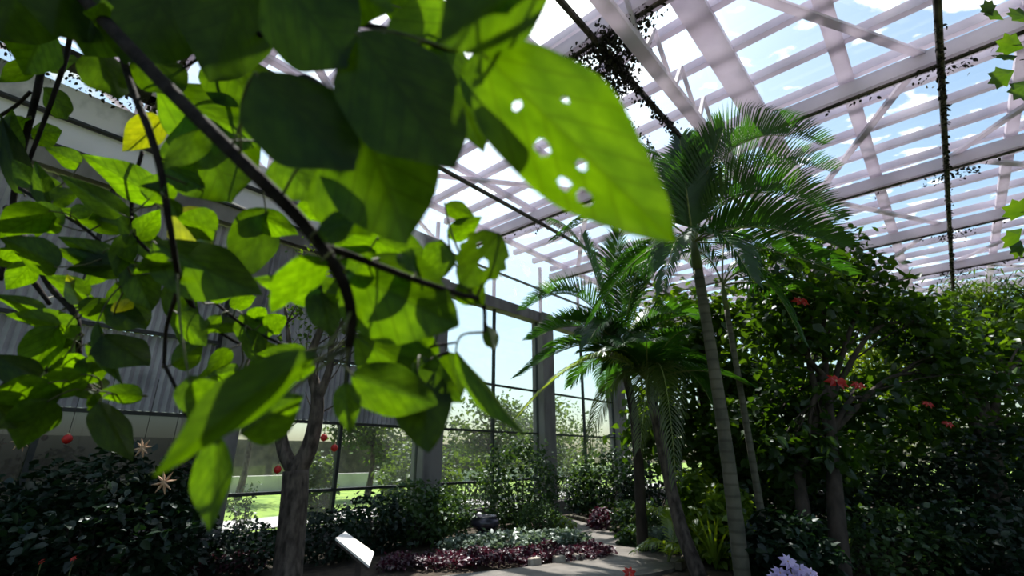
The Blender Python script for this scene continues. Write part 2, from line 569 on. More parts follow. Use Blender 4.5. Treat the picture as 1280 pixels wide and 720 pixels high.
# band above the head beam on the nearer bays, clerestory glass farther on
for k in range(K0, 1):
    a, b = k * BAY, (k + 1) * BAY
    MB().beam(W(a, 0.06, 5.50), W(b, 0.06, 5.50), 0.10, 0.42).build('fascia_panel', M['fascia'], wall)
    MB().beam(W(a, 0.14, 5.735), W(b, 0.14, 5.735), 0.10, 0.035).build('gutter_strip', M['black_metal'], wall)
    MB().beam(W(a, 0.14, 5.29), W(b, 0.14, 5.29), 0.10, 0.04).build('gutter_strip', M['black_metal'], wall)
    MB().beam(W(a, 0.10, 5.98), W(b, 0.10, 5.98), 0.12, 0.46).build('plaster_band', M['mottled'], wall)
for k in range(K0, K1):
    for h in (0, 0.5):
        a, b = (k + h) * BAY + 0.05, (k + h + 0.5) * BAY - 0.05
        z = 6.23 if k < 1 else 5.3
        m = MB()
        m.add([W(a, 0, z), W(b, 0, z), W(b, 0, 6.72), W(a, 0, 6.72)], [(0, 1, 2, 3)])
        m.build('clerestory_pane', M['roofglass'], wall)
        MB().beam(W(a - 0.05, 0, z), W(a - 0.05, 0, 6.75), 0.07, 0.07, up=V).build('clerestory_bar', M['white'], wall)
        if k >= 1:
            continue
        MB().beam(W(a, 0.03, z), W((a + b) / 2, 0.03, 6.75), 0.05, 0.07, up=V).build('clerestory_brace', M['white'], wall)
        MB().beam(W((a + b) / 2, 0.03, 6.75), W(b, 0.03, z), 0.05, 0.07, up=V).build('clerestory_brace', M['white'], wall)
    if k >= 1:
        MB().beam(W(k * BAY, 0, 6.05), W((k + 1) * BAY, 0, 6.05), 0.05, 0.05).build('clerestory_rail', M['concrete'], wall)

# end wall of the house, seen between the trees
EW = struct(empty('wall_end', W(TW1, 0, 0)), 'far glazed end wall seen between the trees', 'wall')
def WE(t, v, z):
    return W(TW1 - v, t, z)
for k in range(0, 5):
    wall_bay(EW, WE, k, [0.85, 1.95, 3.05])
for k in range(1, 6):
    MB().beam(WE(k * BAY, 0.05, -0.05), WE(k * BAY, 0.05, TOPZ + 0.27), 0.45, 0.42, up=U).build('column', M['concrete'], EW)
for k in range(0, 5):
    m = MB()
    m.add([WE(k * BAY + .05, 0, 5.3), WE((k + 1) * BAY - .05, 0, 5.3), WE((k + 1) * BAY - .05, 0, 6.72), WE(k * BAY + .05, 0, 6.72)], [(0, 1, 2, 3)])
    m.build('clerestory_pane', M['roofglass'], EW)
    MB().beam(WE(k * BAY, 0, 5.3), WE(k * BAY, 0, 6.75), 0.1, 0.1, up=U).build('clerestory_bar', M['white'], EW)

# ------------------------------------------------------------------ roof
roof = struct(empty('ceiling', W(0, 0, 6.85)), 'flat glass roof on white beams and lattice girders', 'roof')
ZR = 6.85
H_T = [1.6 + 3.42 * i for i in range(-3, 6)]                     # heavy cross beams
RAFT = [(0.55, .16), (2.1, .12), (3.6, .16), (5.05, .12), (6.95, .34), (8.2, .2), (10.15, .16), (11.7, .12), (13.3, .2), (14.9, .12), (16.5, .16), (18.3, .12), (20.4, .16)]
for t in H_T:
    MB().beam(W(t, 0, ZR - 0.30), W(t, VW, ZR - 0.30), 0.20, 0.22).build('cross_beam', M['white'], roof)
    MB().beam(W(t, 0, ZR - 0.425), W(t, VW, ZR - 0.425), 0.05, 0.03).build('beam_gutter', M['pipe'], roof)
tt = H_T[0] - 3.42
PT = []
while tt < TW1:
    if tt > TW0:
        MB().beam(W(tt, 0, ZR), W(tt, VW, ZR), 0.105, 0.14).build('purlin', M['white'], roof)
        PT.append(tt)
    tt += 3.42 / 4
for v, w in RAFT:
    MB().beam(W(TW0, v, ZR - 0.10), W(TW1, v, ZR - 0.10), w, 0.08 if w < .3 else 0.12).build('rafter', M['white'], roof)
edges_v = [0] + [r[0] for r in RAFT] + [VW]
for i in range(0, len(PT) - 2, 2):
    for j in range(len(edges_v) - 1):
        a, b = PT[i], PT[i + 2]
        c, d = edges_v[j], edges_v[j + 1]
        m = MB()
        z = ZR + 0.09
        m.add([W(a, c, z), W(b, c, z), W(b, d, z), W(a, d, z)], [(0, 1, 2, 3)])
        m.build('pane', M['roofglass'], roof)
# pipes hung under the cross beams
for v in (2.3, 5.95, 9.2, 12.45, 15.7):
    MB().tube([W(TW0, v, ZR - 0.5), W(TW1, v, ZR - 0.5)], 0.042, 8).build('hung_pipe', M['pipe'], roof)
# lattice girder beside the wide rafter
for v0 in (6.45, 12.9):
    for z, w in ((ZR - 0.16, .14), (ZR - 0.86, .16)):
        if z < ZR - .5:
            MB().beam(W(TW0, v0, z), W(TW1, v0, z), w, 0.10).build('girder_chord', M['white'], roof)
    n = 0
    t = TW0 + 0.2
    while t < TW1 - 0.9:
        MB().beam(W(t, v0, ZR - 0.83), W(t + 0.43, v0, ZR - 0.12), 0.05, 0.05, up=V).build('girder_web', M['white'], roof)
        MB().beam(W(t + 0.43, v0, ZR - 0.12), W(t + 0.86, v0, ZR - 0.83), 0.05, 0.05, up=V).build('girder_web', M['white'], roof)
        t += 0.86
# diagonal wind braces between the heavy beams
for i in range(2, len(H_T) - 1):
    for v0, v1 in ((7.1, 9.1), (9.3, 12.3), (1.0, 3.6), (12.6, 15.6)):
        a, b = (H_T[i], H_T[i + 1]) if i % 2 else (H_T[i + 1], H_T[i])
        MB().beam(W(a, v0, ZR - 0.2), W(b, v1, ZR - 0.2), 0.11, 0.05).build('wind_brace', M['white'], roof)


# ------------------------------------------------------------------ leaf scatter tools
def rand_dirs(n):
    d = rng.normal(size=(n, 3))
    return d / np.linalg.norm(d, axis=1)[:, None]


LEAF_OVATE = (np.array([(0, 0, 0), (0.30, 0.30, 0.06), (-0.30, 0.30, 0.06), (0, 0.40, 0), (0.24, 0.66, 0.03), (-0.24, 0.66, 0.03), (0, 1, -0.10)]),
              [(0, 1, 3), (0, 3, 2), (1, 4, 3), (3, 5, 2), (4, 6, 3), (3, 6, 5)])
LEAF_NARROW = (np.array([(0, 0, 0), (0.11, 0.4, 0.03), (-0.11, 0.4, 0.03), (0, 1, -0.1)]), [(0, 1, 3), (0, 3, 2)])


def leaf_frames(n, up_bias=0.6, droop=0.3):
    """random leaf axes: length axis mostly outward, face mostly up"""
    y = rand_dirs(n)
    y[:, 2] = y[:, 2] * 0.6 - droop
    y /= np.linalg.norm(y, axis=1)[:, None]
    z = rand_dirs(n)
    z[:, 2] = np.abs(z[:, 2]) + up_bias
    x = np.cross(y, z)
    x /= np.linalg.norm(x, axis=1)[:, None] + 1e-9
    z = np.cross(x, y)
    return x, y, z


def scatter_mesh(name, pts, sizes, mat, tmpl=LEAF_OVATE, up_bias=0.6, droop=0.3, frames=None, stuff=True, parent=None):
    tv, tf = tmpl
    n = len(pts)
    if frames is None:
        frames = leaf_frames(n, up_bias, droop)
    x, y, z = frames
    s = np.asarray(sizes)[:, None, None]
    P = np.asarray(pts)[:, None, :] + s * (tv[None, :, 0:1] * x[:, None, :] + tv[None, :, 1:2] * y[:, None, :] + tv[None, :, 2:3] * z[:, None, :])
    verts = P.reshape(-1, 3)
    tf = np.array(tf)
    F = (np.arange(n)[:, None, None] * len(tv) + tf[None]).reshape(-1, 3)
    me = bpy.data.meshes.new(name)
    me.vertices.add(len(verts)); me.vertices.foreach_set('co', verts.ravel().astype(np.float32))
    me.loops.add(F.size); me.loops.foreach_set('vertex_index', F.ravel().astype(np.int32))
    me.polygons.add(len(F)); me.polygons.foreach_set('loop_start', np.arange(0, F.size, 3, dtype=np.int32))
    me.polygons.foreach_set('loop_total', np.full(len(F), 3, np.int32))
    me.materials.append(mat)
    me.update(calc_edges=True)
    o = bpy.data.objects.new(name, me)
    link(o)
    if parent is not None:
        adopt(o, parent)
    if stuff:
        o['kind'] = 'stuff'
    return o


def leaf_data(name, mat, tmpl=LEAF_OVATE):
    me = bpy.data.meshes.new(name)
    me.from_pydata([tuple(v) for v in tmpl[0]], [], tmpl[1])
    me.materials.append(mat)
    return me


def single_leaves(par, pts, sizes, frames, me):
    for p, s, x, y, z in zip(pts, sizes, *frames):
        o = bpy.data.objects.new('leaf', me)
        m = Matrix(((x[0] * s, y[0] * s, z[0] * s, p[0]), (x[1] * s, y[1] * s, z[1] * s, p[1]), (x[2] * s, y[2] * s, z[2] * s, p[2]), (0, 0, 0, 1)))
        o.parent = par
        o.matrix_parent_inverse = Matrix.Translation(-Vector(par.location))
        o.matrix_basis = m
        COL.objects.link(o)


def split_nearest(pts, sizes, frames, k):
    """the k leaves nearest the camera apart from the rest"""
    d = np.linalg.norm(pts - np.array(CAM), axis=1)
    idx = np.argsort(d)
    a, b = idx[:k], idx[k:]
    pick = lambda i: (pts[i], sizes[i], tuple(f[i] for f in frames))
    return pick(a), pick(b)


def tree(name, label, cat, base, trunk, blobs, leaf_n, leaf_s, mat, bark, r0, group=None, singles=0, tmpl=LEAF_OVATE, sub=9, spread=0.33, droop=0.3, up_bias=0.5):
    """trunk = list of points from the base; blobs = [(centre, (rx, ry, rz))] of the crown"""
    root = empty(name, base)
    tag(root, label, cat, group)
    pts = catmull(trunk, 5)
    tr = MB().tube(pts, taper(r0, r0 * 0.55, len(pts)), 10)
    tr.build('trunk', M[bark], root, smooth=True)
    tip = pts[-1]
    allp = []
    for c, r in blobs:
        c = Vector(c)
        start = pts[random.randint(len(pts) * 2 // 3, len(pts) - 1)]
        mid = start.lerp(c, 0.5) + Vector((random.uniform(-.2, .2), random.uniform(-.2, .2), 0.15 * (c - start).length))
        bp = catmull([start, mid, c], 6)
        MB().tube(bp, taper(r0 * 0.4, r0 * 0.15, len(bp)), 7).build('branch', M[bark], root, smooth=True)
        tw = MB()
        for _ in range(sub):
            d = rand_dirs(1)[0]
            q = c + Vector((d[0] * r[0], d[1] * r[1], d[2] * r[2])) * random.uniform(0.45, 0.95)
            s = bp[random.randint(3, len(bp) - 1)]
            cp_ = catmull([s, s.lerp(q, 0.5) + Vector((0, 0, 0.08)), q], 3)
            tw.tube(cp_, taper(r0 * 0.12, r0 * 0.04 + 0.002, len(cp_)), 4, cap=False)
            k = int(leaf_n / len(blobs) / sub)
            g = rng.normal(size=(k, 3)) * spread * np.array(r)
            allp.append(np.array(q) + g)
        tw.build('twigs', M[bark], root)
    P = np.concatenate(allp)
    P = P[P[:, 2] > 0.05]
    s = leaf_s * rng.uniform(0.65, 1.3, len(P))
    fr = leaf_frames(len(P), up_bias, droop)
    if singles:
        near, rest = split_nearest(P, s, fr, singles)
        single_leaves(root, *near, leaf_data(name + '_leaf', M[mat], tmpl))
        P, s, fr = rest
    scatter_mesh('foliage', P, s, M[mat], tmpl, frames=fr, parent=root)
    return root


def bush(name, label, c, r, n, leaf_s, mat, group=None, tmpl=LEAF_OVATE, cat='shrub', stems=9, shell=0.55, droop=0.15, up_bias=0.7):
    """rounded shrub standing on the ground at c, radii r, kept clear of the glass wall"""
    c = Vector(c)
    v_ = (c - P0).dot(V)
    rm = max(r[0], r[1]) * 1.1 + 0.2
    if -0.6 < v_ < rm:
        c += V * (rm - v_)
    elif -rm < v_ <= -0.6:
        c -= V * (rm + v_)
    root = empty(name, (c.x, c.y, c.z))
    tag(root, label, cat, group)
    st = MB()
    for i in range(stems):
        d = rand_dirs(1)[0]
        e = c + Vector((d[0] * r[0] * 0.7, d[1] * r[1] * 0.7, r[2] * (0.7 + 0.5 * abs(d[2]))))
        cp_ = catmull([c, c.lerp(e, 0.5) + Vector((0, 0, 0.1 * r[2])), e], 4)
        st.tube(cp_, taper(0.012 + 0.01 * r[2], 0.004, len(cp_)), 5, cap=False)
    st.build('stems', M['bark_dark'], root)
    d = rand_dirs(n)
    rad = shell + (1.06 - shell) * rng.random(n) ** 0.6
    lump = 1 + 0.16 * np.sin(d[:, 0] * 7 + c.x * 3) * np.cos(d[:, 1] * 6 + c.y * 5) + 0.1 * np.sin(d[:, 2] * 9)
    P = d * (rad * lump)[:, None] * np.array(r) + np.array([c.x, c.y, c.z + r[2] * 0.85])
    keep = P[:, 2] > 0.02
    P = P[keep]
    s = leaf_s * rng.uniform(0.6, 1.3, len(P))
    scatter_mesh('foliage', P, s, M[mat], tmpl, up_bias, droop, parent=root)
    return root


def tuft(name, label, c, n, L, w, mat, group=None, cat='plant', spread=0.7, part='blades', bend=0.9):
    """clump of long arching leaves, each leaf its own strip of the clump"""
    c = Vector(c)
    root = empty(name, c)
    tag(root, label, cat, group)
    for i in range(n):
        m = MB()
        a = 2 * math.pi * (i + random.random()) / n
        out = Vector((math.cos(a), math.sin(a), 0))
        l = L * random.uniform(0.6, 1.1)
        sp = spread * random.uniform(0.3, 1.1)
        side = Vector((-out.y, out.x, 0))
        vs_, fs_ = [], []
        K = 6
        for j in range(K + 1):
            s = j / K
            p = c + out * (l * sp * s ** 1.3) + Vector((0, 0, l * (s - bend * 0.55 * sp * s * s)))
            ww = w * (1 - s ** 2) * (0.5 + min(s * 3, 1) * 0.5)
            vs_ += [p - side * ww / 2, p + side * ww / 2]
        fs_ = [(2 * j, 2 * j + 1, 2 * j + 3, 2 * j + 2) for j in range(K)]
        m.add(vs_, fs_)
        m.build(part, M[mat], root, smooth=True)
    return root


# ------------------------------------------------------------------ palms
def frond_into(lv, lf, rv, p0, p1, p2, L, droop, n, lift=0.25, wl=0.028):
    p0, p1, p2 = Vector(p0), Vector(p1), Vector(p2)
    K = 24
    bez = lambda s: p0 * (1 - s) ** 2 + p1 * 2 * s * (1 - s) + p2 * s * s
    pts = [bez(i / K) for i in range(K + 1)]
    rv.tube(pts, taper(0.016, 0.003, K + 1), 5, cap=False)
    for i in range(n):
        s = 0.14 + 0.86 * (i + 0.5) / n
        p = bez(s)
        T = (bez(min(s + 0.02, 1)) - bez(max(s - 0.02, 0))).normalized()
        S_ = T.cross(Vector((0, 0, 1)))
        if S_.length < 0.15:
            S_ = T.cross(Vector((0.6, 0.8, 0)))
        S_.normalize()
        N = S_.cross(T).normalized()
        prof = min(1.0, 0.35 + (s - 0.1) * 3.0) * (1 - 0.62 * max(0, (s - 0.45) / 0.55) ** 1.6)
        a = math.radians(62 - 38 * s)
        for sg in (-1, 1):
            l = L * prof * random.uniform(0.92, 1.06)
            d0 = (T * math.cos(a) + S_ * (sg * math.sin(a)) + N * lift + Vector((random.uniform(-.05, .05), random.uniform(-.05, .05), random.uniform(-.05, .05)))).normalized()
            d1 = (d0 + Vector((0, 0, -droop * 0.8))).normalized()
            d2 = (d1 + Vector((0, 0, -droop * 1.4))).normalized()
            q1 = p + d0 * (l * 0.35)
            q2 = q1 + d1 * (l * 0.35)
            q3 = q2 + d2 * (l * 0.30)
            for q_ in (q1, q2, q3):
                q_.z = min(q_.z, 6.3)          # the roof beams stop them
            wv = T - d0 * T.dot(d0)
            if wv.length < 0.1:
                wv = d0.cross(N)
            wv = wv.normalized() * (wl / 2 * (0.7 + 0.3 * prof))
            b = len(lv)
            lv += [p - wv * 0.4, p + wv * 0.4, q1 - wv, q1 + wv, q2 - wv * 0.8, q2 + wv * 0.8, q3]
            lf += [(b, b + 1, b + 3, b + 2), (b + 2, b + 3, b + 5, b + 4), (b + 4, b + 5, b + 6)]


def add_frond(root, p0, p1, p2, L=0.5, droop=0.35, n=52, mat='palm', lift=0.25, wl=0.028):
    if n > 30:
        n, L, wl = int(n * 1.25), L * 1.2, wl * 0.9
    lv, lf = [], []
    rv = MB()
    frond_into(lv, lf, rv, p0, p1, p2, L, droop, n, lift, wl)
    fr = mesh_obj('frond', lv, lf, M[mat])
    adopt(fr, root)
    r = rv.build('rachis', M['rachis'], None, smooth=True)
    r.parent = fr
    r.matrix_parent_inverse = (fr.matrix_parent_inverse).inverted() @ Matrix.Translation(-Vector(root.location))
    r.matrix_parent_inverse = Matrix.Identity(4)
    return fr


def palm_trunk(root, pts, r, bark='bark', rings=True, shaft=0.0):
    c = catmull(pts, 14)
    rr = []
    for i in range(len(c)):
        s = i / (len(c) - 1)
        rr.append(r * (1.15 - 0.35 * s) * (1.0 + (0.035 if i % 3 == 0 else 0)))
    MB().tube(c, rr, 14).build('trunk', M[bark], root, smooth=True)
    return c[-1]


def palm(name, label, trunk, r, fronds, extra=0, L=0.5, bark='palm_bark', flen=1.8, mat='palm', group=None, droop=0.35, shaft=0.5, emin=-10, emax=75, azr=(0, 360)):
    root = empty(name, Vector((trunk[0][0], trunk[0][1], trunk[0][2])))
    tag(root, label, 'palm', group)
    top = palm_trunk(root, trunk, r, bark)
    d = (Vector(trunk[-1]) - Vector(trunk[-2])).normalized()
    if shaft:
        MB().tube([top - d * 0.03, top + d * shaft * 0.4, top + d * shaft], [r * 0.86, r * 0.8, r * 0.35], 12).build('crownshaft', M['sheath'], root, smooth=True)
    c = top + d * shaft * 0.75
    for f in fronds:
        add_frond(root, c, f[0], f[1], *(f[2] if len(f) > 2 else (L, droop)))
    for i in range(extra):
        az = math.radians(azr[0] + (azr[1] - azr[0]) * (i + random.random() * .6) / extra)
        el = math.radians(random.uniform(emin, emax))
        l = flen * random.uniform(0.75, 1.1)
        dr = Vector((math.cos(az) * math.cos(el), math.sin(az) * math.cos(el), math.sin(el)))
        p1 = c + dr * l * 0.55
        p2 = p1 + Vector((dr.x, dr.y, 0)).normalized() * l * 0.45 + Vector((0, 0, l * (0.25 * math.sin(el) - random.uniform(0.15, 0.5))))
        p1.z = min(p1.z, 6.3); p2.z = min(p2.z, 6.3)
        add_frond(root, c, p1, p2, L, droop, 46, mat)
    return root


# ringed palm bark: grey-green with dark rings
def ringmat(name, c1, c2, dark):
    m, nt, out = base_mat(name)
    col, fac = ramp_noise(nt, c1, c2, 5, 4)
    tc = nt.nodes.new('ShaderNodeTexCoord')
    wv = nt.nodes.new('ShaderNodeTexWave')
    wv.bands_direction = 'Z'
    wv.inputs['Scale'].default_value = 2.6
    wv.inputs['Distortion'].default_value = 0.6
    nt.links.new(tc.outputs['Object'], wv.inputs['Vector'])
    rp = nt.nodes.new('ShaderNodeValToRGB')
    rp.color_ramp.elements[0].position = 0.0; rp.color_ramp.elements[0].color = (*dark, 1)
    rp.color_ramp.elements[1].position = 0.22; rp.color_ramp.elements[1].color = (1, 1, 1, 1)
    nt.links.new(wv.outputs['Fac'], rp.inputs[0])
    mu = nt.nodes.new('ShaderNodeMixRGB'); mu.blend_type = 'MULTIPLY'; mu.inputs[0].default_value = 1
    nt.links.new(col, mu.inputs[1]); nt.links.new(rp.outputs[0], mu.inputs[2])
    b = nt.nodes.new('ShaderNodeBsdfPrincipled')
    b.inputs['Roughness'].default_value = 0.75
    nt.links.new(mu.outputs[0], b.inputs['Base Color'])
    nt.links.new(b.outputs[0], out.inputs[0])
    return m


M['palm_bark'] = ringmat('ringed_palm_bark', (0.04, 0.04, 0.026), (0.095, 0.088, 0.06), (0.62, 0.58, 0.5))

D = 6.0
A = at
palm('areca_palm', 'tall palm with thick ringed trunk and arching crown under the roof', [gp(930, 745) * 1 if False else Vector((2.52, 6.0, 0)), at(905, 540, D), at(872, 335, D)], 0.078, [
    (A(890, 130, D), A(1028, 182, D + .2), (0.62, 0.12, 62, 'palm', 1.1, .032)),
    (A(920, 195, D - .3), A(1048, 275, D), (0.58, 0.15, 60, 'palm', 1.1, .032)),
    (A(900, 175, D + .6), A(1040, 215, D + .9), (0.6, 0.15, 58, 'palm', 1.0, .032)),
    (A(930, 262, D - .5), A(1052, 310, D - .6), (0.55, 0.2, 58, 'palm', 0.9, .032)),
    (A(950, 300, D + .2), A(1060, 345, D + .4), (0.5, 0.3, 54, 'palm', 0.6, .03)),
    (A(858, 240, D - .25), A(850, 175, D - .3), (0.62, 0.15, 64, 'palm', 0.35, .034)),
    (A(872, 230, D + .2), A(885, 150, D + .3), (0.62, 0.15, 60, 'palm', 0.35, .034)),
    (A(868, 250, D - .1), A(905, 160, D - .4), (0.6, 0.2, 60, 'palm', 0.5, .034)),
    (A(850, 190, D + .5), A(800, 185, D + .6), (0.75, 1.6, 52, 'palm', 0.0, .026)),
    (A(790, 225, D), A(694, 300, D + .1), (0.36, 0.6, 50, 'palm', 0.5, .024)),
    (A(800, 290, D + .4), A(740, 400, D + .6), (0.5, 0.5, 50, 'palm', 0.3, .026)),
    (A(845, 265, D - .5), A(830, 360, D - .9), (0.45, 0.5, 50, 'palm', 0.3, .026)),
    (A(900, 265, D - .5), A(940, 350, D - .9), (0.45, 0.5, 50, 'palm', 0.3, .026)),
])
D2 = 6.6
palm('areca_palm', 'slim palm with thin grey trunk beside the thick-trunked palm', [Vector((3.12, D2, 0)), at(938, 560, D2), at(908, 385, D2)], 0.044, [
    (A(925, 290, D2), A(1040, 320, D2 + .3), (0.5, 0.6, 48, 'palm', 0.25)),
    (A(880, 280, D2), A(800, 330, D2 + .2), (0.5, 0.6, 48, 'palm', 0.25)),
    (A(960, 340, D2 + .3), A(1070, 400, D2 + .6), (0.5, 0.5, 48, 'palm', 0.25)),
    (A(900, 250, D2 + .5), A(940, 260, D2 + 1.2), (0.5, 0.5, 48, 'palm', 0.25)),
    (A(945, 300, D2 - .3), A(1000, 420, D2 - .5), (0.45, 0.6, 44, 'palm', 0.25)),
], shaft=0.45)
D3 = 7.2
palm('areca_palm', 'short leaning palm with low drooping fronds at the path edge', [gp(875, 722), at(850, 655, 6.9), at(828, 560, 7.1), at(815, 500, D3)], 0.085, [
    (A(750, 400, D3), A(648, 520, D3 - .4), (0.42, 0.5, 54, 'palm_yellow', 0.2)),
    (A(770, 430, D3), A(735, 560, D3 - .6), (0.42, 0.6, 40, 'palm_dull', 0.15, .022)),
    (A(830, 400, D3 - .5), A(845, 600, D3 - 1.2), (0.42, 0.5, 40, 'palm_dull', 0.2, .022)),
    (A(860, 420, D3), A(905, 540, D3 - .3), (0.5, 0.6, 48, 'palm', 0.2)),
    (A(800, 400, D3 + .3), A(760, 460, D3 + .9), (0.5, 0.5, 48, 'palm', 0.25)),
    (A(815, 420, D3 - .2), A(800, 560, D3 - .9), (0.42, 0.5, 40, 'palm_dull', 0.2, .022)),
    (A(840, 440, D3 + .2), A(880, 480, D3 + .9), (0.5, 0.5, 48, 'palm', 0.2)),
], bark='bark', shaft=0.35, extra=9, flen=1.45, emin=-5, emax=65, L=.42)
D4 = 8.3
palm('areca_palm', 'fan-like palm rising left of the tall palms before the bright roof', [at(800, 640, D4) - Vector((0, 0, at(800, 640, D4).z)), at(795, 540, D4), at(780, 455, D4)], 0.08, [
    (A(745, 350, D4), A(728, 295, D4 + .2), (0.5, 0.2, 50, 'palm', 0.3, .028)),
    (A(765, 350, D4), A(775, 290, D4 - .3), (0.55, 0.2, 52, 'palm', 0.3, .028)),
    (A(725, 330, D4), A(656, 388, D4), (0.42, 0.12, 52, 'palm', 0.8, .026)),
    (A(730, 385, D4 - .2), A(665, 425, D4 - .4), (0.45, 0.15, 50, 'palm', 0.7, .026)),
    (A(730, 410, D4), A(650, 470, D4), (0.45, 0.3, 48, 'palm', 0.5, .026)),
    (A(800, 350, D4), A(845, 310, D4), (0.6, 0.2, 52, 'palm', 0.5, .028)),
    (A(790, 340, D4 - .4), A(808, 315, D4 - .9), (0.6, 0.2, 52, 'palm', 0.4, .028)),
    (A(820, 370, D4), A(870, 400, D4 + .3), (0.5, 0.3, 48, 'palm', 0.6, .028)),
    (A(740, 290, D4 + .4), A(688, 275, D4 + .6), (0.42, 0.8, 46, 'palm', 0.2, .024)),
    (A(765, 370, D4 - .6), A(735, 430, D4 - 1.2), (0.5, 0.4, 50, 'palm', 0.3, .026)),
    (A(785, 390, D4 - .6), A(800, 440, D4 - 1.2), (0.5, 0.4, 50, 'palm', 0.3, .026)),
    (A(755, 400, D4 - .3), A(705, 400, D4 - .5), (0.45, 0.2, 50, 'palm', 0.5, .026)),
], bark='bark_dark', shaft=0.3, extra=9, flen=1.5, emin=0, emax=60, L=.45)
# seedling palms by the path, sunlight put into their leaf colour
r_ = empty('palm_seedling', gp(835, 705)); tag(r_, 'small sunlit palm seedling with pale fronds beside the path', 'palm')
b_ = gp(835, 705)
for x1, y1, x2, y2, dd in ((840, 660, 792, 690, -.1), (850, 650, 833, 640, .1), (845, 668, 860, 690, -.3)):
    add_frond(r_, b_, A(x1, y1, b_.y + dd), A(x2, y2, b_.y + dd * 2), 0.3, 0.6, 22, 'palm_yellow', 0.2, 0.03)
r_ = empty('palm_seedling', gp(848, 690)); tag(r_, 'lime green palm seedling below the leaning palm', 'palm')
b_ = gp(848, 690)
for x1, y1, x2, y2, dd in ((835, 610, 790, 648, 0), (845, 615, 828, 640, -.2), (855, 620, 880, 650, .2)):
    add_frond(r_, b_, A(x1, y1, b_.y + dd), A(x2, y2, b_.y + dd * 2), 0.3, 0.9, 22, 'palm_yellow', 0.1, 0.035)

# ------------------------------------------------------------------ broadleaf trees to the right
FT = tree('flowering_tree', 'dark broadleaf tree with twin trunks and red blooms right of the palms', 'tree',
     gp(1052, 730), [gp(1052, 730), at(1045, 640, 6.6), at(1040, 560, 6.9), at(1030, 470, 7.2)],
     [(at(985, 345, 7.4), (.8, .7, .6)), (at(1080, 370, 7.6), (.9, .8, .6)), (at(1150, 400, 7.8), (.8, .7, .55)), (at(1000, 440, 7.4), (.8, .7, .6)),
      (at(1090, 500, 7.6), (.9, .7, .55)), (at(965, 520, 7.6), (.6, .6, .5)), (at(1040, 330, 8.2), (.8, .7, .5)), (at(1180, 470, 7.6), (.7, .6, .6)), (at(1010, 550, 7.0), (.6, .5, .5))],
     5200, 0.17, 'tree', 'bark_dark', 0.12, singles=200, sub=9)
tree('rainforest_tree', 'stout forked tree with bare dark trunk at the right edge', 'tree',
     gp(1250, 700), [gp(1250, 700), at(1245, 630, 8.0), at(1238, 570, 8.1), at(1225, 500, 8.3)],
     [(at(1200, 470, 8.5), (.9, .8, .6)), (at(1275, 450, 8.4), (.9, .8, .7)), (at(1160, 540, 8.6), (.8, .7, .5)), (at(1280, 540, 8.2), (.8, .7, .5)), (at(1230, 420, 9), (.9, .8, .5))],
     3600, 0.16, 'tree2', 'bark', 0.2, singles=90, sub=9)
tree('weeping_bamboo_tree', 'feathery narrow-leaved tree rising above the right-hand foliage', 'tree',
     W(13.5, 14.0, 0) * 1.0, [W(13.5, 14.0, 0), W(13.5, 14.0, 1.8), W(13.4, 14.0, 3.0)],
     [(at(1240, 375, 14), (1.3, 1.1, 1.0)), (at(1290, 400, 13.5), (1.2, 1, 1)), (at(1190, 420, 14.5), (1.2, 1, .9)), (at(1260, 440, 13.5), (1.3, 1.1, 1))],
     7000, 0.26, 'tree2', 'bark_dark', 0.1, tmpl=LEAF_NARROW, sub=10, droop=0.7)
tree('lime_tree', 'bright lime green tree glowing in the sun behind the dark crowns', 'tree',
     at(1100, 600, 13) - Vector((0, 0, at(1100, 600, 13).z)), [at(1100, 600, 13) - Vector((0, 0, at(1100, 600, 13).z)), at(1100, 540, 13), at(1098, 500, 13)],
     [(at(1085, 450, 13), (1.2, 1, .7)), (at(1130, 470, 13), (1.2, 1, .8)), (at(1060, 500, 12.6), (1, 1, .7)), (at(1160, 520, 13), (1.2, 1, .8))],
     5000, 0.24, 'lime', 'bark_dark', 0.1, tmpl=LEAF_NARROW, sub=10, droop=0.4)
tree('understory_tree', 'leafy understory tree filling the gap behind the palm trunks', 'tree',
     at(885, 640, 9.8) - Vector((0, 0, at(885, 640, 9.8).z)), [at(885, 640, 9.8) - Vector((0, 0, at(885, 640, 9.8).z)), at(882, 560, 9.8), at(880, 500, 9.8)],
     [(at(840, 400, 10), (.9, .8, .8)), (at(900, 420, 10), (.9, .8, .8)), (at(860, 480, 9.8), (1, .8, .7)), (at(930, 500, 9.6), (.9, .8, .8)), (at(905, 570, 9.4), (.9, .8, .6)), (at(830, 540, 9.8), (.8, .7, .6))],
     5200, 0.19, 'tree2', 'bark_dark', 0.09, sub=9)
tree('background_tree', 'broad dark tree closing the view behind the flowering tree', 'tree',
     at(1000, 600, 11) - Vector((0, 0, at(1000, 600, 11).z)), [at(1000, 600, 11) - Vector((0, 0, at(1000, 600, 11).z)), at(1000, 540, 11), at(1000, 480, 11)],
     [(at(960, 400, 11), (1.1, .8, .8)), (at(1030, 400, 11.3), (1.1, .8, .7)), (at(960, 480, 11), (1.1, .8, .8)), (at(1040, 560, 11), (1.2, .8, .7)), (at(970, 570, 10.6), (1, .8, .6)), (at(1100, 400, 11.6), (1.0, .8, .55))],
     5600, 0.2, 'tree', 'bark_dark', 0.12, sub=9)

# second of the twin trunks
_p = catmull([gp(1000, 735), at(1005, 650, 6.7), at(1000, 590, 7.0), at(1020, 520, 7.1), at(1034, 480, 7.2)], 6)
MB().tube(_p, taper(.10, .05, len(_p)), 10).build('trunk', M['bark_dark'], FT, True)
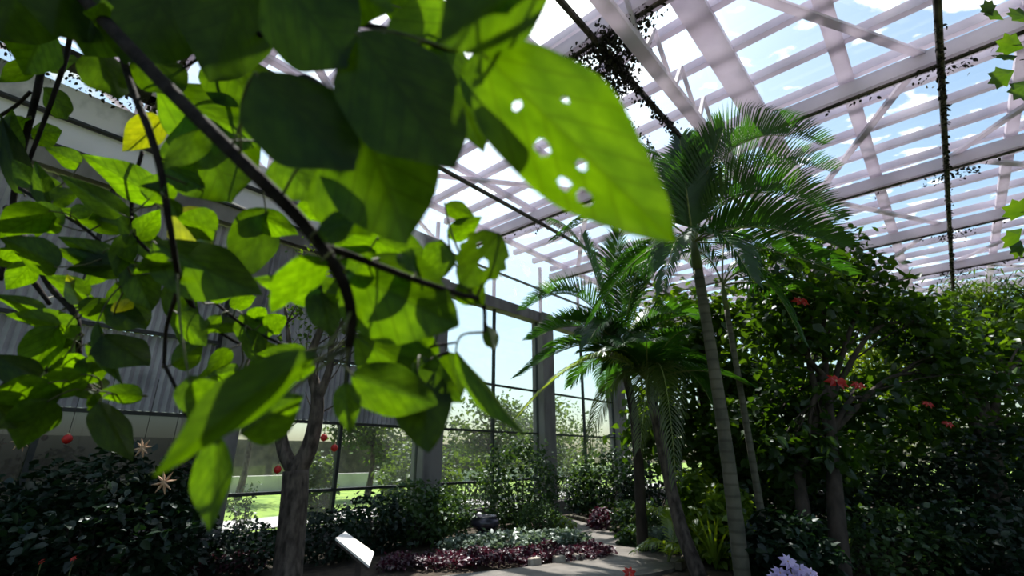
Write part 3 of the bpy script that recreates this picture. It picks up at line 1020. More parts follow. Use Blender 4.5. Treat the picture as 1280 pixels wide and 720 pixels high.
# blooms: centre with petals, a part of the plant that carries it
def bloom(plant, c, s, mat, n=7, down=0.0):
    ctr = MB().lathe(Vector(c) - Vector((0, 0, s * .1)), [(s * .05, 0), (s * .12, s * .08), (s * .05, s * .2)], 8).build('bloom', M['straw'], plant)
    for i in range(n):
        a = 2 * math.pi * i / n + random.random() * 0.4
        o_ = Vector((math.cos(a), math.sin(a) * 0.6, math.sin(a) * 0.7 - down)).normalized()
        sd_ = o_.cross(Vector((0.2, -1, 0.1))).normalized()
        c_ = Vector(c)
        m = MB()
        m.add([c_, c_ + o_ * s * .45 + sd_ * s * .28 + Vector((0, -.1 * s, 0)), c_ + o_ * s * .5 + Vector((0, -.22 * s, 0)), c_ + o_ * s * .45 - sd_ * s * .28 + Vector((0, -.1 * s, 0)), c_ + o_ * s + Vector((0, .05 * s, -.1 * s))],
              [(0, 1, 2), (0, 2, 3), (1, 4, 2), (2, 4, 3)])
        p = m.build('petal', M[mat])
        p.parent = ctr
    return ctr
for x, y, d, s in ((1045, 476, 6.5, .16), (1072, 481, 6.6, .10), (1000, 376, 6.7, .13), (1160, 505, 6.8, .08), (1185, 530, 6.9, .08)):
    bloom(FT, at(x, y, d), s, 'redpetal')

# undergrowth right
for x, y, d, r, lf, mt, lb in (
        (1060, 600, 12.5, (1.6, .9, 1.1), .18, 'shrub_shade', 'wide dark hedge-like shrub far behind the twin trunks'),
        (1170, 600, 13.5, (1.9, 1.0, 1.3), .18, 'shrub_shade', 'wide dark shrub mass far behind the stout trunk'),
        (1290, 600, 12.0, (1.6, 1.0, 1.3), .18, 'shrub_shade', 'dark shrub mass behind the right frame edge'),
        (1225, 600, 10.2, (1.2, .8, 1.0), .16, 'shrub_shade', 'dark shrub right behind the stout forked trunk'),
        (985, 690, 6.2, (.5, .5, .4), .12, 'shrub_shade', 'dark low shrub at the foot of the twin-trunked tree'),
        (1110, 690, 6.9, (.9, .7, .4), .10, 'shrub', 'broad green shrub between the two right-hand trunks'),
        (1170, 640, 8.6, (1.1, .8, .7), .13, 'shrub_shade', 'large dark shrub behind the broad green shrub'),
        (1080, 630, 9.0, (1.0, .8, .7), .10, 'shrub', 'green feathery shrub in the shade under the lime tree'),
        (1230, 700, 6.6, (.8, .7, .45), .11, 'shrub_shade', 'dark matte-leaved shrub in the bottom right corner'),
        (1290, 650, 7.4, (.8, .8, .9), .13, 'shrub_shade', 'tall dark shrub cut by the right frame edge'),
        (1010, 630, 8.6, (.8, .7, .8), .14, 'shrub_shade', 'dark upright shrub behind the twin trunks'),
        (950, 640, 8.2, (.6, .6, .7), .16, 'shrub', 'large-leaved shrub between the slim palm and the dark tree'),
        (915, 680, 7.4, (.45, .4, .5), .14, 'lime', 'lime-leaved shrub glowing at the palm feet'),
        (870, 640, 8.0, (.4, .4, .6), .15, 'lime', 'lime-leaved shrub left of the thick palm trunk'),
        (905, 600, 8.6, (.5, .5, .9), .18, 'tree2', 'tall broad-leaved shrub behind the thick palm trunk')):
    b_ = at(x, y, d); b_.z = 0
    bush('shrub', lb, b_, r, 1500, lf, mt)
for x, y, L_, n, mt, lb in ((895, 712, 1.0, 26, 'lime', 'clump of sunlit strap leaves at the foot of the thick palm'), (925, 705, 1.1, 26, 'lime', 'tall sunlit strap clump right behind the thick palm'), (960, 715, .8, 24, 'grassy', 'clump of green strap leaves right of the slim palm'),
                            (1015, 716, .6, 20, 'grassy', 'low grassy clump by the lilac flowers'), (1060, 712, .6, 20, 'grassy', 'low grassy clump at the twin trunks'), (880, 690, 1.1, 20, 'grassy', 'tall strap-leaved clump beside the leaning palm')):
    tuft('strap_leaf_clump', lb, gp(x, y), n, L_, .035, mt, part='blade')
# a single big paddle leaf plant behind the palm trunk
def paddle(root, base, tip, w, mat, name='paddle_leaf'):
    b, t = Vector(base), Vector(tip)
    d = (t - b)
    L_ = d.length
    d.normalize()
    s = d.cross(Vector((0.15, -1, 0.2))).normalized()
    n = s.cross(d)
    vs_, fs_ = [], []
    K = 14
    for j in range(K + 1):
        q = j / K
        c = b + d * (L_ * q) + n * (0.12 * L_ * math.sin(q * 3.0)) - Vector((0, 0, 0.12 * L_ * q * q))
        ww = w * max(max(math.sin(math.pi * max(q - .18, 0) / .82), 0.0) ** .7, 0.03)
        vs_ += [c - s * ww / 2 - n * ww * .08, c, c + s * ww / 2 - n * ww * .08]
    for j in range(K):
        a = 3 * j
        fs_ += [(a, a + 1, a + 4, a + 3), (a + 1, a + 2, a + 5, a + 4)]
    return MB().add(vs_, fs_).build(name, M[mat], root, smooth=True)
r_ = empty('paddle_leaf_plant', gp(905, 690)); tag(r_, 'plant with big upright paddle leaves behind the palm trunks', 'plant')
for x, y, w, dd, mt in ((912, 575, .28, .2, 'tree2'), (955, 600, .26, .4, 'tree2'), (880, 590, .22, .5, 'lime'), (930, 640, .2, -.2, 'tree2')):
    paddle(r_, gp(905, 690), at(x, y, gp(905, 690).y + dd), w, mt)
# lilac flowers, bottom edge
q0 = at(995, 716, 5.0); q0.z = 0
LP = empty('lilac_flower_plant', q0); tag(LP, 'plant with a bunch of lilac flowers at the bottom edge', 'flowers')
for x, y, s in ((985, 702, .09), (975, 716, .08), (1000, 712, .09), (1013, 716, .07), (992, 718, .08), (968, 722, .07)):
    q = at(x, y, 5.0)
    bloom(LP, q, s, 'lilac', 8)
    MB().tube(catmull([q0, q0.lerp(q, .5) + Vector((0, 0, .05)), q], 4), .006, 5).build('stem', M['petiole'], LP)


def stalk_flower(name, lb, x, y, d, s, n):
    q = at(x, y, d)
    ro = empty(name, Vector((q.x, q.y, 0))); tag(ro, lb, 'flower')
    bloom(ro, q, s, 'redpetal', n)
    MB().tube([Vector((q.x, q.y, 0)), q], .005, 5).build('stem', M['petiole'], ro)
    return ro


stalk_flower('pink_flower', 'pink red flower on a stalk at the bottom edge by the path', 787, 716, 6.4, .09, 7)

# ------------------------------------------------------------------ beds in the middle
def groundcover(name, label, poly_px, n, h, s, mat):
    P = []
    pts = [gp(*q) for q in poly_px]
    xs = [p.x for p in pts]; ys = [p.y for p in pts]
    while len(P) < n:
        x, y = random.uniform(min(xs), max(xs)), random.uniform(min(ys), max(ys))
        ins = False
        j = len(pts) - 1
        for i in range(len(pts)):
            if (pts[i].y > y) != (pts[j].y > y) and x < (pts[j].x - pts[i].x) * (y - pts[i].y) / (pts[j].y - pts[i].y) + pts[i].x:
                ins = not ins
            j = i
        if ins:
            P.append((x, y, random.random() ** 0.5 * h * (0.8 + 0.35 * math.sin(x * 9) * math.cos(y * 8))))
    P = np.array(P)
    o = scatter_mesh(name, P, s * rng.uniform(.6, 1.3, len(P)), M[mat], up_bias=0.9, droop=-0.1)
    tag(o, label, 'bedding', kind='stuff')
    return o
groundcover('bedding_plants', 'wine red bedding plants in the bed beside the path', [(470, 716), (560, 712), (660, 708), (745, 702), (772, 694), (735, 684), (650, 694), (560, 698), (480, 706)], 7000, .14, .055, 'wine')
groundcover('bedding_plants', 'dusky red bedding plants under the dark shrub at left', [(120, 730), (330, 718), (330, 700), (240, 700), (120, 710)], 2600, .16, .055, 'wine')

for x, y, r, n, lf, mt, lb in (
        (672, 668, (.42, .4, .30), 2200, .045, 'moundgreen', 'small clipped round shrub before the glass wall'),
        (640, 686, (.75, .45, .13), 1500, .09, 'silver', 'silvery leafed plants behind the wine red bed'),
        (700, 684, (.5, .42, .13), 1300, .085, 'silver', 'grey-green plants at the point of the red bed'),
        (704, 664, (.22, .22, .14), 400, .07, 'lime', 'small lime plants at the path bend'),
        (505, 676, (.7, .6, .5), 2200, .09, 'shrub', 'leafy rounded shrub behind the lectern sign'),
        (545, 672, (.6, .5, .42), 1800, .09, 'shrub', 'green shrub right of the leafy rounded shrub'),
        (445, 682, (.6, .5, .42), 1600, .09, 'shrub_shade', 'dark shrub between the pale tree and the sign'),
        (410, 700, (.5, .5, .35), 1300, .08, 'shrub_shade', 'low dark shrub at the pale tree foot'),
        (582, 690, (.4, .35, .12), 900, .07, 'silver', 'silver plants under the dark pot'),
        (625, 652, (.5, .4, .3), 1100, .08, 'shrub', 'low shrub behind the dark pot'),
        (300, 712, (.6, .5, .28), 1300, .08, 'shrub_shade', 'low dark shrub beside the concrete column'),
        (754, 662, (.26, .26, .2), 500, .09, 'wine', 'reddish bromeliad-like clump at the path end'),
        (800, 682, (.4, .3, .14), 1100, .08, 'shrub', 'low green plants along the kerb'),
        (828, 690, (.3, .3, .18), 900, .08, 'silver', 'rounded grey-green mound on the kerb'),
        (800, 668, (.5, .5, .3), 1200, .1, 'shrub', 'mid green shrub beyond the kerb plants')):
    bush('shrub', lb, gp(x, y), r, n, lf, mt)
for x, y, d, r, n, lf, mt, lb in (
        (635, 640, 11.2, (.85, .6, .95), 2600, .1, 'shrub', 'tall bushy shrub standing against the glass wall'),
        (760, 640, 13.0, (.9, .7, .8), 2200, .11, 'shrub', 'broad shrub in front of the far column'),
        (720, 640, 13.6, (.5, .5, .6), 1200, .1, 'shrub_shade', 'dark shrub below the far window'),
        (820, 640, 12.0, (.8, .7, .9), 1900, .12, 'shrub_shade', 'tall dark shrub behind the leaning palm')):
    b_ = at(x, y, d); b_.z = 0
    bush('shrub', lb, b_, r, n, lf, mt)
# big dark shrub on the left
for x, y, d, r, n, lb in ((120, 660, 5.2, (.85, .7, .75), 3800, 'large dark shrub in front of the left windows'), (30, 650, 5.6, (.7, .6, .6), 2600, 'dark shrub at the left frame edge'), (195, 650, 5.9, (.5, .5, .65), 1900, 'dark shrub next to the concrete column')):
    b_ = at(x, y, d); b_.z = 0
    bush('shrub', lb, b_, r, n, .10, 'shrub_shade', tmpl=LEAF_OVATE)
# sapling by the window
r_ = empty('window_sapling', gp(300, 690)); tag(r_, 'thin sapling with small leaves before the lawn window', 'sapling')
b_ = gp(300, 690)
sp_ = MB(); lp = []
for i in range(7):
    e = at(random.uniform(280, 325), random.uniform(610, 660), b_.y)
    c_ = catmull([b_, b_.lerp(e, .5) + Vector((0, 0, .08)), e], 5)
    sp_.tube(c_, taper(.008, .002, len(c_)), 5)
    for q in c_[2:]:
        for _ in range(7):
            lp.append(np.array(q) + rng.normal(size=3) * .05)
sp_.build('stems', M['bark_dark'], r_)
scatter_mesh('foliage', np.array(lp), rng.uniform(.04, .075, len(lp)), M['shrub'], parent=r_)

# dark pot bowl
pc = at(605, 662, 10.0); pb = Vector((pc.x, pc.y, 0))
r_ = empty('garden_urn', pb); tag(r_, 'dark glazed bowl urn standing among silver plants', 'urn')
z0 = pc.z - .03
MB().lathe(pb, [(.16, 0), (.15, .04), (.09, .10), (.08, z0), (.10, z0 + .01)], 20).build('pedestal', M['pot'], r_, True)
MB().lathe(pb, [(.08, z0), (.2, z0 + .05), (.29, z0 + .13), (.27, z0 + .2), (.22, z0 + .24), (.24, z0 + .27), (.21, z0 + .27), (.19, z0 + .2), (.05, z0 + .16)], 26).build('bowl', M['pot'], r_, True)

# lectern sign
r_ = empty('lectern_sign', Vector((at(455, 700, 4.6).x, 4.6, 0))); tag(r_, 'tilted white lectern sign board on a dark post', 'sign')
c1, c2, c3, c4 = at(419, 675, 4.75), at(431, 667, 4.95), at(467, 693, 4.55), at(461, 710, 4.35)
def slab(name, q, th, mat, par):
    n = (q[1] - q[0]).cross(q[3] - q[0]).normalized()
    if n.z < 0:
        n = -n
    vs_ = [p + n * th for p in q] + [p for p in q]
    m = MB()
    m.add(vs_, [(0, 1, 2, 3), (7, 6, 5, 4), (0, 4, 5, 1), (1, 5, 6, 2), (2, 6, 7, 3), (3, 7, 4, 0)])
    return m.build(name, mat, par)
slab('board', [c1, c2, c3, c4], .018, M['board'], r_)
slab('backing', [p - Vector((0, 0, .022)) for p in (c1, c2, c3, c4)], .016, M['post'], r_)
pm = (c1 + c2 + c3 + c4) / 4
MB().beam(Vector((pm.x + .05, pm.y, 0)), pm + Vector((.05, 0, -.03)), .05, .05, up=Vector((0, 1, 0))).build('post', M['post'], r_)

# ------------------------------------------------------------------ pale forked tree on the left with bare twigs
r_ = empty('forked_tree', gp(358, 735)); tag(r_, 'forked tree with pale bark and bare twigs before the glass wall', 'tree')
TD = 6.3
bb = gp(358, 735); bb.z = -0.05
tk = catmull([bb, at(362, 690, TD), at(368, 625, TD), at(370, 588, TD)], 6)
MB().tube(tk, taper(.17, .15, len(tk)), 14).build('trunk', M['bark'], r_, True)
fork = at(370, 592, TD)
limbs = [[fork, at(354, 560, TD), at(350, 510, TD), at(362, 450, TD), at(356, 380, TD)], [fork, at(388, 555, TD), at(397, 500, TD), at(388, 450, TD), at(405, 400, TD), at(425, 330, TD + .2)],
         [at(397, 500, TD), at(412, 460, TD), at(416, 420, TD), at(440, 390, TD)]]
tips = []
for i, l in enumerate(limbs):
    c_ = catmull(l, 6)
    MB().tube(c_, taper((.10, .12, .06)[i], .018, len(c_)), 10).build('limb', M['bark'], r_, True)
    for k in range(16):
        s = c_[random.randint(len(c_) // 3, len(c_) - 1)]
        e = s + Vector((random.uniform(-.45, .45), random.uniform(-.4, .4), random.uniform(.2, .8)))
        t_ = catmull([s, s.lerp(e, .5) + Vector((random.uniform(-.08, .08), 0, 0)), e], 4)
        MB().tube(t_, taper(.014, .003, len(t_)), 5).build('twig', M['bark'], r_)
        tips.append(e)
lp = []
for e in tips:
    if e.z > 2.9:
        lp += [np.array(e) + rng.normal(size=3) * .12 for _ in range(26)]
lp = np.array(lp)
scatter_mesh('foliage', lp, rng.uniform(.05, .1, len(lp)), M['tree2'], parent=r_)

# small baubles and straw stars hung from the tree and shrubs
def hang(root, q, l):
    MB().tube([Vector(q), Vector(q) + Vector((0, 0, l))], .003, 4).build('cord', M['string'], root)
for x, y, d, l, lb in ((405, 547, 6.2, .28, 'red bauble hanging right of the forked trunk, upper of the pair'), (418, 560, 6.2, .4, 'red bauble hanging right of the forked trunk, lower of the pair'), (347, 587, 6.0, .5, 'red bauble against the left side of the forked trunk'),
                    (84, 549, 4.9, .5, 'red bauble hanging above the large dark shrub'), (127, 535, 4.9, .5, 'dim red bauble beside the hanging leaf stems')):
    q = at(x, y, d)
    ro = empty('red_bauble', q); tag(ro, lb, 'bauble', 'red baubles')
    s = .045
    MB().lathe(q - Vector((0, 0, s)), [(.004, 0), (s * .7, s * .3), (s, s), (s * .7, s * 1.7), (.01, s * 2)], 12).build('ball', M['red'], ro, True)
    MB().lathe(q + Vector((0, 0, s * .9)), [(.012, 0), (.012, .02)], 8).build('cap', M['straw'], ro)
    hang(ro, q + Vector((0, 0, s)), l)
for x, y, d, s, lb in ((205, 603, 4.9, .11, 'tan straw star hanging before the dark shrub by the column'), (28, 550, 4.9, .11, 'tan straw star hanging at the left edge'), (178, 560, 5.0, .09, 'dull straw star hanging above the other star')):
    q = at(x, y, d)
    ro = empty('straw_star', q); tag(ro, lb, 'ornament', 'straw stars')
    for i in range(8):
        a = 2 * math.pi * i / 8 + .2
        e = q + Vector((math.cos(a) * s, .02 * math.sin(a * 3), math.sin(a) * s))
        MB().tube([q, q.lerp(e, .5), e], [.008, .012, .002], 5).build('ray', M['straw'], ro)
    hang(ro, q + Vector((0, 0, s * .8)), .6)
for x, y, lb in ((52, 702, 'tiny red flower on a stalk at the bottom left corner'), (92, 698, 'tiny red flower on a stalk before the low wall')):
    stalk_flower('red_flower', lb, x, y, 4.5, .028, 6)

# ------------------------------------------------------------------ outside
def outw(t, v, z=0):
    return W(t, v, z - .12)
def strip(name, v0, v1, z, mat, lb, cat, t0=-40, t1=40):
    m = MB()
    m.add([outw(t0, v0, z), outw(t1, v0, z), outw(t1, v1, z), outw(t0, v1, z)], [(0, 1, 2, 3)])
    return struct(m.build(name, mat), lb, cat)
strip('road_surface', -3.6, -5.6, .02, M['road'], 'pale grey garden road outside the windows', 'road')
m = MB(); m.beam(outw(-40, -15, .35), outw(40, -15, .35), .35, .7)
struct(m.build('wall_outer', M['outwall']), 'low pale wall beyond the lawn', 'wall')
m = MB(); m.beam(outw(-40, -24, 1.2), outw(40, -24, 1.2), 4, 2.4)
struct(m.build('terrain_bank', M['bank']), 'brown earth bank behind the lawn', 'bank')
for i, (t, v, h, r, n, lb) in enumerate(((1.5, -7, 5, 1.6, 2600, 'outdoor tree with slim grey trunk on the lawn'), (-1.5, -9, 5, 1.7, 2600, 'outdoor tree beyond the road at left'), (5.0, -12, 5.5, 2.0, 3000, 'outdoor tree standing far across the lawn'),
                                     (8.5, -9, 4.2, 1.6, 2600, 'leafy outdoor tree behind the middle window'), (13.0, -7, 4.5, 1.7, 2600, 'leafy outdoor tree behind the far window'), (18, -8, 5, 2, 2800, 'outdoor tree near the house end'), (-6, -8, 5, 1.8, 2400, 'outdoor tree behind the left shrubs'))):
    b_ = outw(t, v, 0)
    c = b_ + Vector((0, 0, h * .72 + (1.4 if t < 6 else 0)))
    low = -1.2 if t > 8 else 0
    tree('garden_tree', lb, 'tree', b_, [b_, b_ + Vector((.1, 0, h * .25)), b_ + Vector((0, .1, h * .5 + (1.2 if t < 6 else 0)))],
         [(c + Vector((r * .5, 0, low)), (r * .7, r * .7, h * .2)), (c + Vector((-r * .5, .2, low * .6)), (r * .7, r * .7, h * .2)), (c + Vector((0, 0, h * .1 + low * .5)), (r * .7, r * .7, h * .2))],
         n, .2, 'outtree', 'bark', .14, 'trees outside the glass', sub=8)
for t, v, r, lb in ((4.9, -1.3, (.9, .5, .95), 'outdoor shrub behind the second column'), (7.0, -2.0, (1.2, .6, .8), 'outdoor hedge shrub behind the middle window'), (10.2, -1.6, (1.0, .6, 1.3), 'tall outdoor shrub behind the far window'), (3.4, -3.2, (.4, .4, .8), 'upright outdoor shrub left of the second column'), (13.6, -2, (1.2, .6, 1.2), 'outdoor shrub behind the last bay'), (6.0, -3.0, (1.0, .5, 1.0), 'outdoor shrub with pale leaves behind the hedge')):
    bush('garden_shrub', lb, outw(t, v), r, 1700, .13, 'outtree', 'shrubs outside the glass')

# black moss hanging under the crossings of beams and pipes
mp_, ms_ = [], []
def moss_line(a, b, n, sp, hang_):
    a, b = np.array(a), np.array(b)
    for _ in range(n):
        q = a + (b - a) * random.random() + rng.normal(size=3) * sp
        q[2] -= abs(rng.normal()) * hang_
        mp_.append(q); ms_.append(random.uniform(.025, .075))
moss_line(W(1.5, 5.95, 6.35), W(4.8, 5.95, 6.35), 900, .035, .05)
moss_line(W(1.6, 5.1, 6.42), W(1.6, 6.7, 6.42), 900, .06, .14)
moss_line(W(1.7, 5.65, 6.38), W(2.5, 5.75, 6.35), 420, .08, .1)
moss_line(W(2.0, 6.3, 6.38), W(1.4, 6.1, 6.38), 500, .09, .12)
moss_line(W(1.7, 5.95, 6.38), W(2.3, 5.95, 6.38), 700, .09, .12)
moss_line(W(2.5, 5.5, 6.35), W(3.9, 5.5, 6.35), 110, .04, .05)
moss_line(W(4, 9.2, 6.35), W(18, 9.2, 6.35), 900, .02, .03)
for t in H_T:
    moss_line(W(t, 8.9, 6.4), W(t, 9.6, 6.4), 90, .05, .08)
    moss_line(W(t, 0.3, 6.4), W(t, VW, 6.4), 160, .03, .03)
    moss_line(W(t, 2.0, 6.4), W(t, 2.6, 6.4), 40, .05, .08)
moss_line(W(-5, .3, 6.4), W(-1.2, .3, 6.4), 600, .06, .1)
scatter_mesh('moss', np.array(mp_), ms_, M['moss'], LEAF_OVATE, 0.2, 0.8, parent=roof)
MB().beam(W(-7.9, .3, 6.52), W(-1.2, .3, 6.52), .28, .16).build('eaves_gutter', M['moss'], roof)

#FOREGROUND#
# ------------------------------------------------------------------ foreground tree hanging into the view
FG = empty('broadleaf_shrub', Vector((-1.1, 0.35, 0)))
tag(FG, 'leafy branches of a broadleaf shrub hanging close in front of the camera', 'shrub')


def leaf_mesh(name, shape, fold, curl, wav, mat, nu=6, nv=14, holes=(), ragged=0.0):
    """unit leaf: x in -0.5..0.5 at full width, y 0..1 base to tip, z = face normal"""
    def width(s):
        p, q_ = {'ovate': (.6, 1.05), 'round': (.48, .82), 'narrow': (.8, 1.1)}[shape]
        m_ = p / (p + q_)
        w = s ** p * (1 - s) ** q_ / (m_ ** p * (1 - m_) ** q_)
        return max(w, 0.012)
    vs_, fs_, uvs = [], [], []
    for j in range(nv + 1):
        s = j / nv
        w = width(min(max(s, 0.004), 0.995))
        for i in range(-nu, nu + 1):
            q = i / nu
            rag = 1 + ragged * math.sin(s * 32 + (3 if i > 0 else 0)) * abs(q) ** 3 + 0.03 * math.sin(s * 13 + (2 if i > 0 else 0)) * abs(q) ** 2
            x = 0.5 * q * w * rag
            z = fold * abs(x) - curl * s * s + wav * math.sin(s * 11 + (1.5 if i < 0 else 0)) * abs(q) ** 2 * 0.5
            vs_.append((x, s, z))
            uvs.append((q * w, s))
    n = 2 * nu + 1
    for j in range(nv):
        for i in range(2 * nu):
            a = j * n + i
            c = [sum(vs_[k][m] for k in (a, a + 1, a + n, a + n + 1)) / 4 for m in (0, 1)]
            if any(((c[0] - hx) / ha) ** 2 + ((c[1] - hy) / hb) ** 2 < 1 for hx, hy, ha, hb in holes):
                continue
            fs_.append((a, a + 1, a + n + 1, a + n))
    me = bpy.data.meshes.new(name)
    me.from_pydata(vs_, [], fs_)
    ul = me.uv_layers.new(name='UVMap')
    for lp_ in me.loops:
        ul.data[lp_.index].uv = uvs[lp_.vertex_index]
    me.materials.append(M[mat])
    me.polygons.foreach_set('use_smooth', [True] * len(me.polygons))
    me.update()
    return me


LM = {
    'o1': leaf_mesh('ovate_leaf', 'ovate', 0.22, 0.10, 0.05, 'hero_leaf'),
    'o2': leaf_mesh('ovate_leaf', 'ovate', 0.35, 0.18, 0.08, 'hero_leaf', ragged=0.05),
    'r1': leaf_mesh('round_leaf', 'round', 0.18, 0.12, 0.06, 'hero_leaf'),
    'n1': leaf_mesh('narrow_leaf', 'narrow', 0.30, 0.15, 0.04, 'hero_leaf'),
    'y1': leaf_mesh('yellow_leaf', 'ovate', 0.25, 0.12, 0.05, 'yellow_leaf'),
    'k1': leaf_mesh('withered_leaf', 'round', 0.5, 0.2, 0.1, 'dead_leaf'),
    'h1': leaf_mesh('holed_leaf', 'round', 0.12, 0.08, 0.07, 'hero_leaf', 36, 90, holes=[(-.195, .42, .055, .035), (-.27, .575, .045, .03), (-.235, .665, .05, .036), (-.075, .575, .035, .022), (-.1, .24, .05, .014), (.2, .36, .02, .015)], ragged=0.0),
    'h2': leaf_mesh('holed_leaf', 'round', 0.2, 0.1, 0.05, 'hero_leaf', 16, 40, holes=[(.1, .5, .11, .075), (-.2, .3, .05, .04)], ragged=0.08),
}
TW = []           # (leaf base, px radius) joined later to the nearest branch
fg_branch_pts = []


def bpath(pts, r0, r1, name='branch', mat='branch'):
    P = catmull([at(*p) for p in pts], 8)
    MB().tube(P, taper(r0, r1, len(P)), 9).build(name, M[mat], FG, smooth=True)
    fg_branch_pts.extend(P)
    return P


BR = []
BR.append(bpath([(40, -90, .60), (90, -20, .52), (200, 100, .46), (300, 200, .44), (375, 275, .45), (425, 345, .47), (440, 400, .50), (436, 432, .52)], .0095, .0050))
BR.append(bpath([(395, 305, .455), (440, 320, .48), (520, 350, .49), (575, 368, .52), (603, 378, .56), (606, 415, .57)], .0045, .0022))
BR.append(bpath([(85, -40, .95), (60, 50, .92), (45, 120, .92), (30, 180, .95), (18, 240, .98), (12, 300, 1.0), (0, 350, 1.0)], .0085, .005))
BR.append(bpath([(95, -20, .9), (85, 60, .9), (70, 110, .9), (48, 170, .92), (25, 230, .95)], .006, .004))
BR.append(bpath([(0, 145, .95), (20, 132, .94), (38, 115, .92)], .004, .004))
BR.append(bpath([(150, 60, .6), (165, 110, .56), (185, 160, .54), (200, 210, .54), (210, 270, .55), (218, 320, .58), (222, 360, .64), (208, 410, .78), (205, 455, .8)], .0055, .0028))
BR.append(bpath([(150, 60, .75), (170, 120, .78), (184, 170, .78)], .004, .003))
BR.append(bpath([(205, 455, .8), (222, 490, .8), (232, 520, .8)], .003, .002))
BR.append(bpath([(25, 235, .9), (60, 258, .88), (105, 285, .86), (145, 322, .85), (165, 345, .84)], .004, .0022))
BR.append(bpath([(178, 190, .78), (167, 230, .78), (165, 270, .79), (172, 300, .8), (220, 340, .8), (265, 375, .8), (310, 410, .82), (375, 440, .82)], .0038, .0022))
BR.append(bpath([(10, 260, .95), (25, 290, .93), (45, 325, .9), (65, 360, .9), (92, 390, .88), (98, 420, .88), (100, 450, .88), (112, 482, .86), (140, 494, .86), (172, 496, .86)], .009, .0024))
BR.append(bpath([(15, 270, .95), (30, 330, .95), (62, 380, .95)], .012, .004))
BR.append(bpath([(-20, 30, .7), (80, 40, .66), (180, 42, .62), (300, 42, .55), (370, 45, .5), (430, 30, .46), (500, 40, .43), (560, 62, .4), (600, 58, .36)], .005, .0025))
BR.append(bpath([(170, -40, .6), (215, 20, .62), (262, 60, .62), (280, 110, .63), (300, 145, .63)], .004, .002))
BR.append(bpath([(260, 40, .6), (250, 70, .62), (222, 90, .62)], .003, .002))
BR.append(bpath([(330, -60, .5), (430, -30, .45), (540, -20, .42), (640, -40, .4), (700, -70, .4)], .005, .003))
BR.append(bpath([(436, 425, .63), (470, 440, .62), (520, 452, .6), (560, 440, .6)], .003, .002))
BR.append(bpath([(520, 452, .6), (535, 435, .6), (570, 428, .6)], .0022, .0015))
BR.append(bpath([(-30, 520, .8), (5, 480, .8), (40, 470, .82), (75, 455, .85)], .003, .002))
BR.append(bpath([(250, 400, .9), (290, 425, .88), (315, 440, .86), (300, 470, .8)], .003, .002))
# thick stem that carries the boughs, rooted beside the camera
stem = catmull([Vector((-1.1, 0.35, -0.03)), Vector((-1.05, 0.5, .8)), Vector((-1.12, .72, 1.5)), at(-60, 160, .98), at(20, -60, .95)], 10)
MB().tube(stem, taper(.03, .011, len(stem)), 10).build('stem', M['branch'], FG, True)
for st_pt, pts in ((at(20, -60, .95), [(40, -90, .75)]), (at(20, -60, .95), [(85, -40, .95)]), (at(20, -60, .95), [(-20, 30, .7)]), (at(20, -60, .95), [(170, -40, .6)]), (at(170, -40, .6), [(330, -60, .5)]), (at(85, -40, .95), [(150, 60, .75)]), (at(85, -40, .95), [(95, -20, .9)]), (at(-60, 160, .98), [(0, 145, .95)]), (at(-60, 160, .98), [(-120, 400, .9), (-30, 520, .8)]), (at(220, 345, .76), [(250, 400, .9)])):
    P = catmull([st_pt] + [at(*p) for p in pts], 5)
    MB().tube(P, taper(.007, .004, len(P)), 8).build('branch', M['branch'], FG, True)
    fg_branch_pts.extend(P)

fg_petiole = MB()
def fleaf(bx, by, tx, ty, w, d, roll=0, kind='o1', dt=0.0):
    """leaf with its base at (bx, by, d) and tip at (tx, ty, d + dt), apparent width w px"""
    b, t = at(bx, by, d), at(tx, ty, d + dt)
    y = t - b
    L_ = y.length
    y.normalize()
    mid = (b + t) / 2
    view = (mid - CAM).normalized()
    x = y.cross(view).normalized()
    rr = math.radians(roll)
    z = x.cross(y)
    x2 = x * math.cos(rr) + z * math.sin(rr)
    z2 = x2.cross(y)
    wm = w * mid.y / ray((bx + tx) / 2, (by + ty) / 2).y / max(abs(math.cos(rr)), 0.35)
    o = bpy.data.objects.new('leaf', LM[kind])
    zs = 0.5 * (wm + L_)
    o.parent = FG
    o.matrix_parent_inverse = Matrix.Translation(-Vector(FG.location))
    o.matrix_basis = Matrix(((x2.x * wm, y.x * L_, z2.x * zs, b.x), (x2.y * wm, y.y * L_, z2.y * zs, b.y), (x2.z * wm, y.z * L_, z2.z * zs, b.z), (0, 0, 0, 1)))
    COL.objects.link(o)
    TW.append((b, y, L_))
    return o


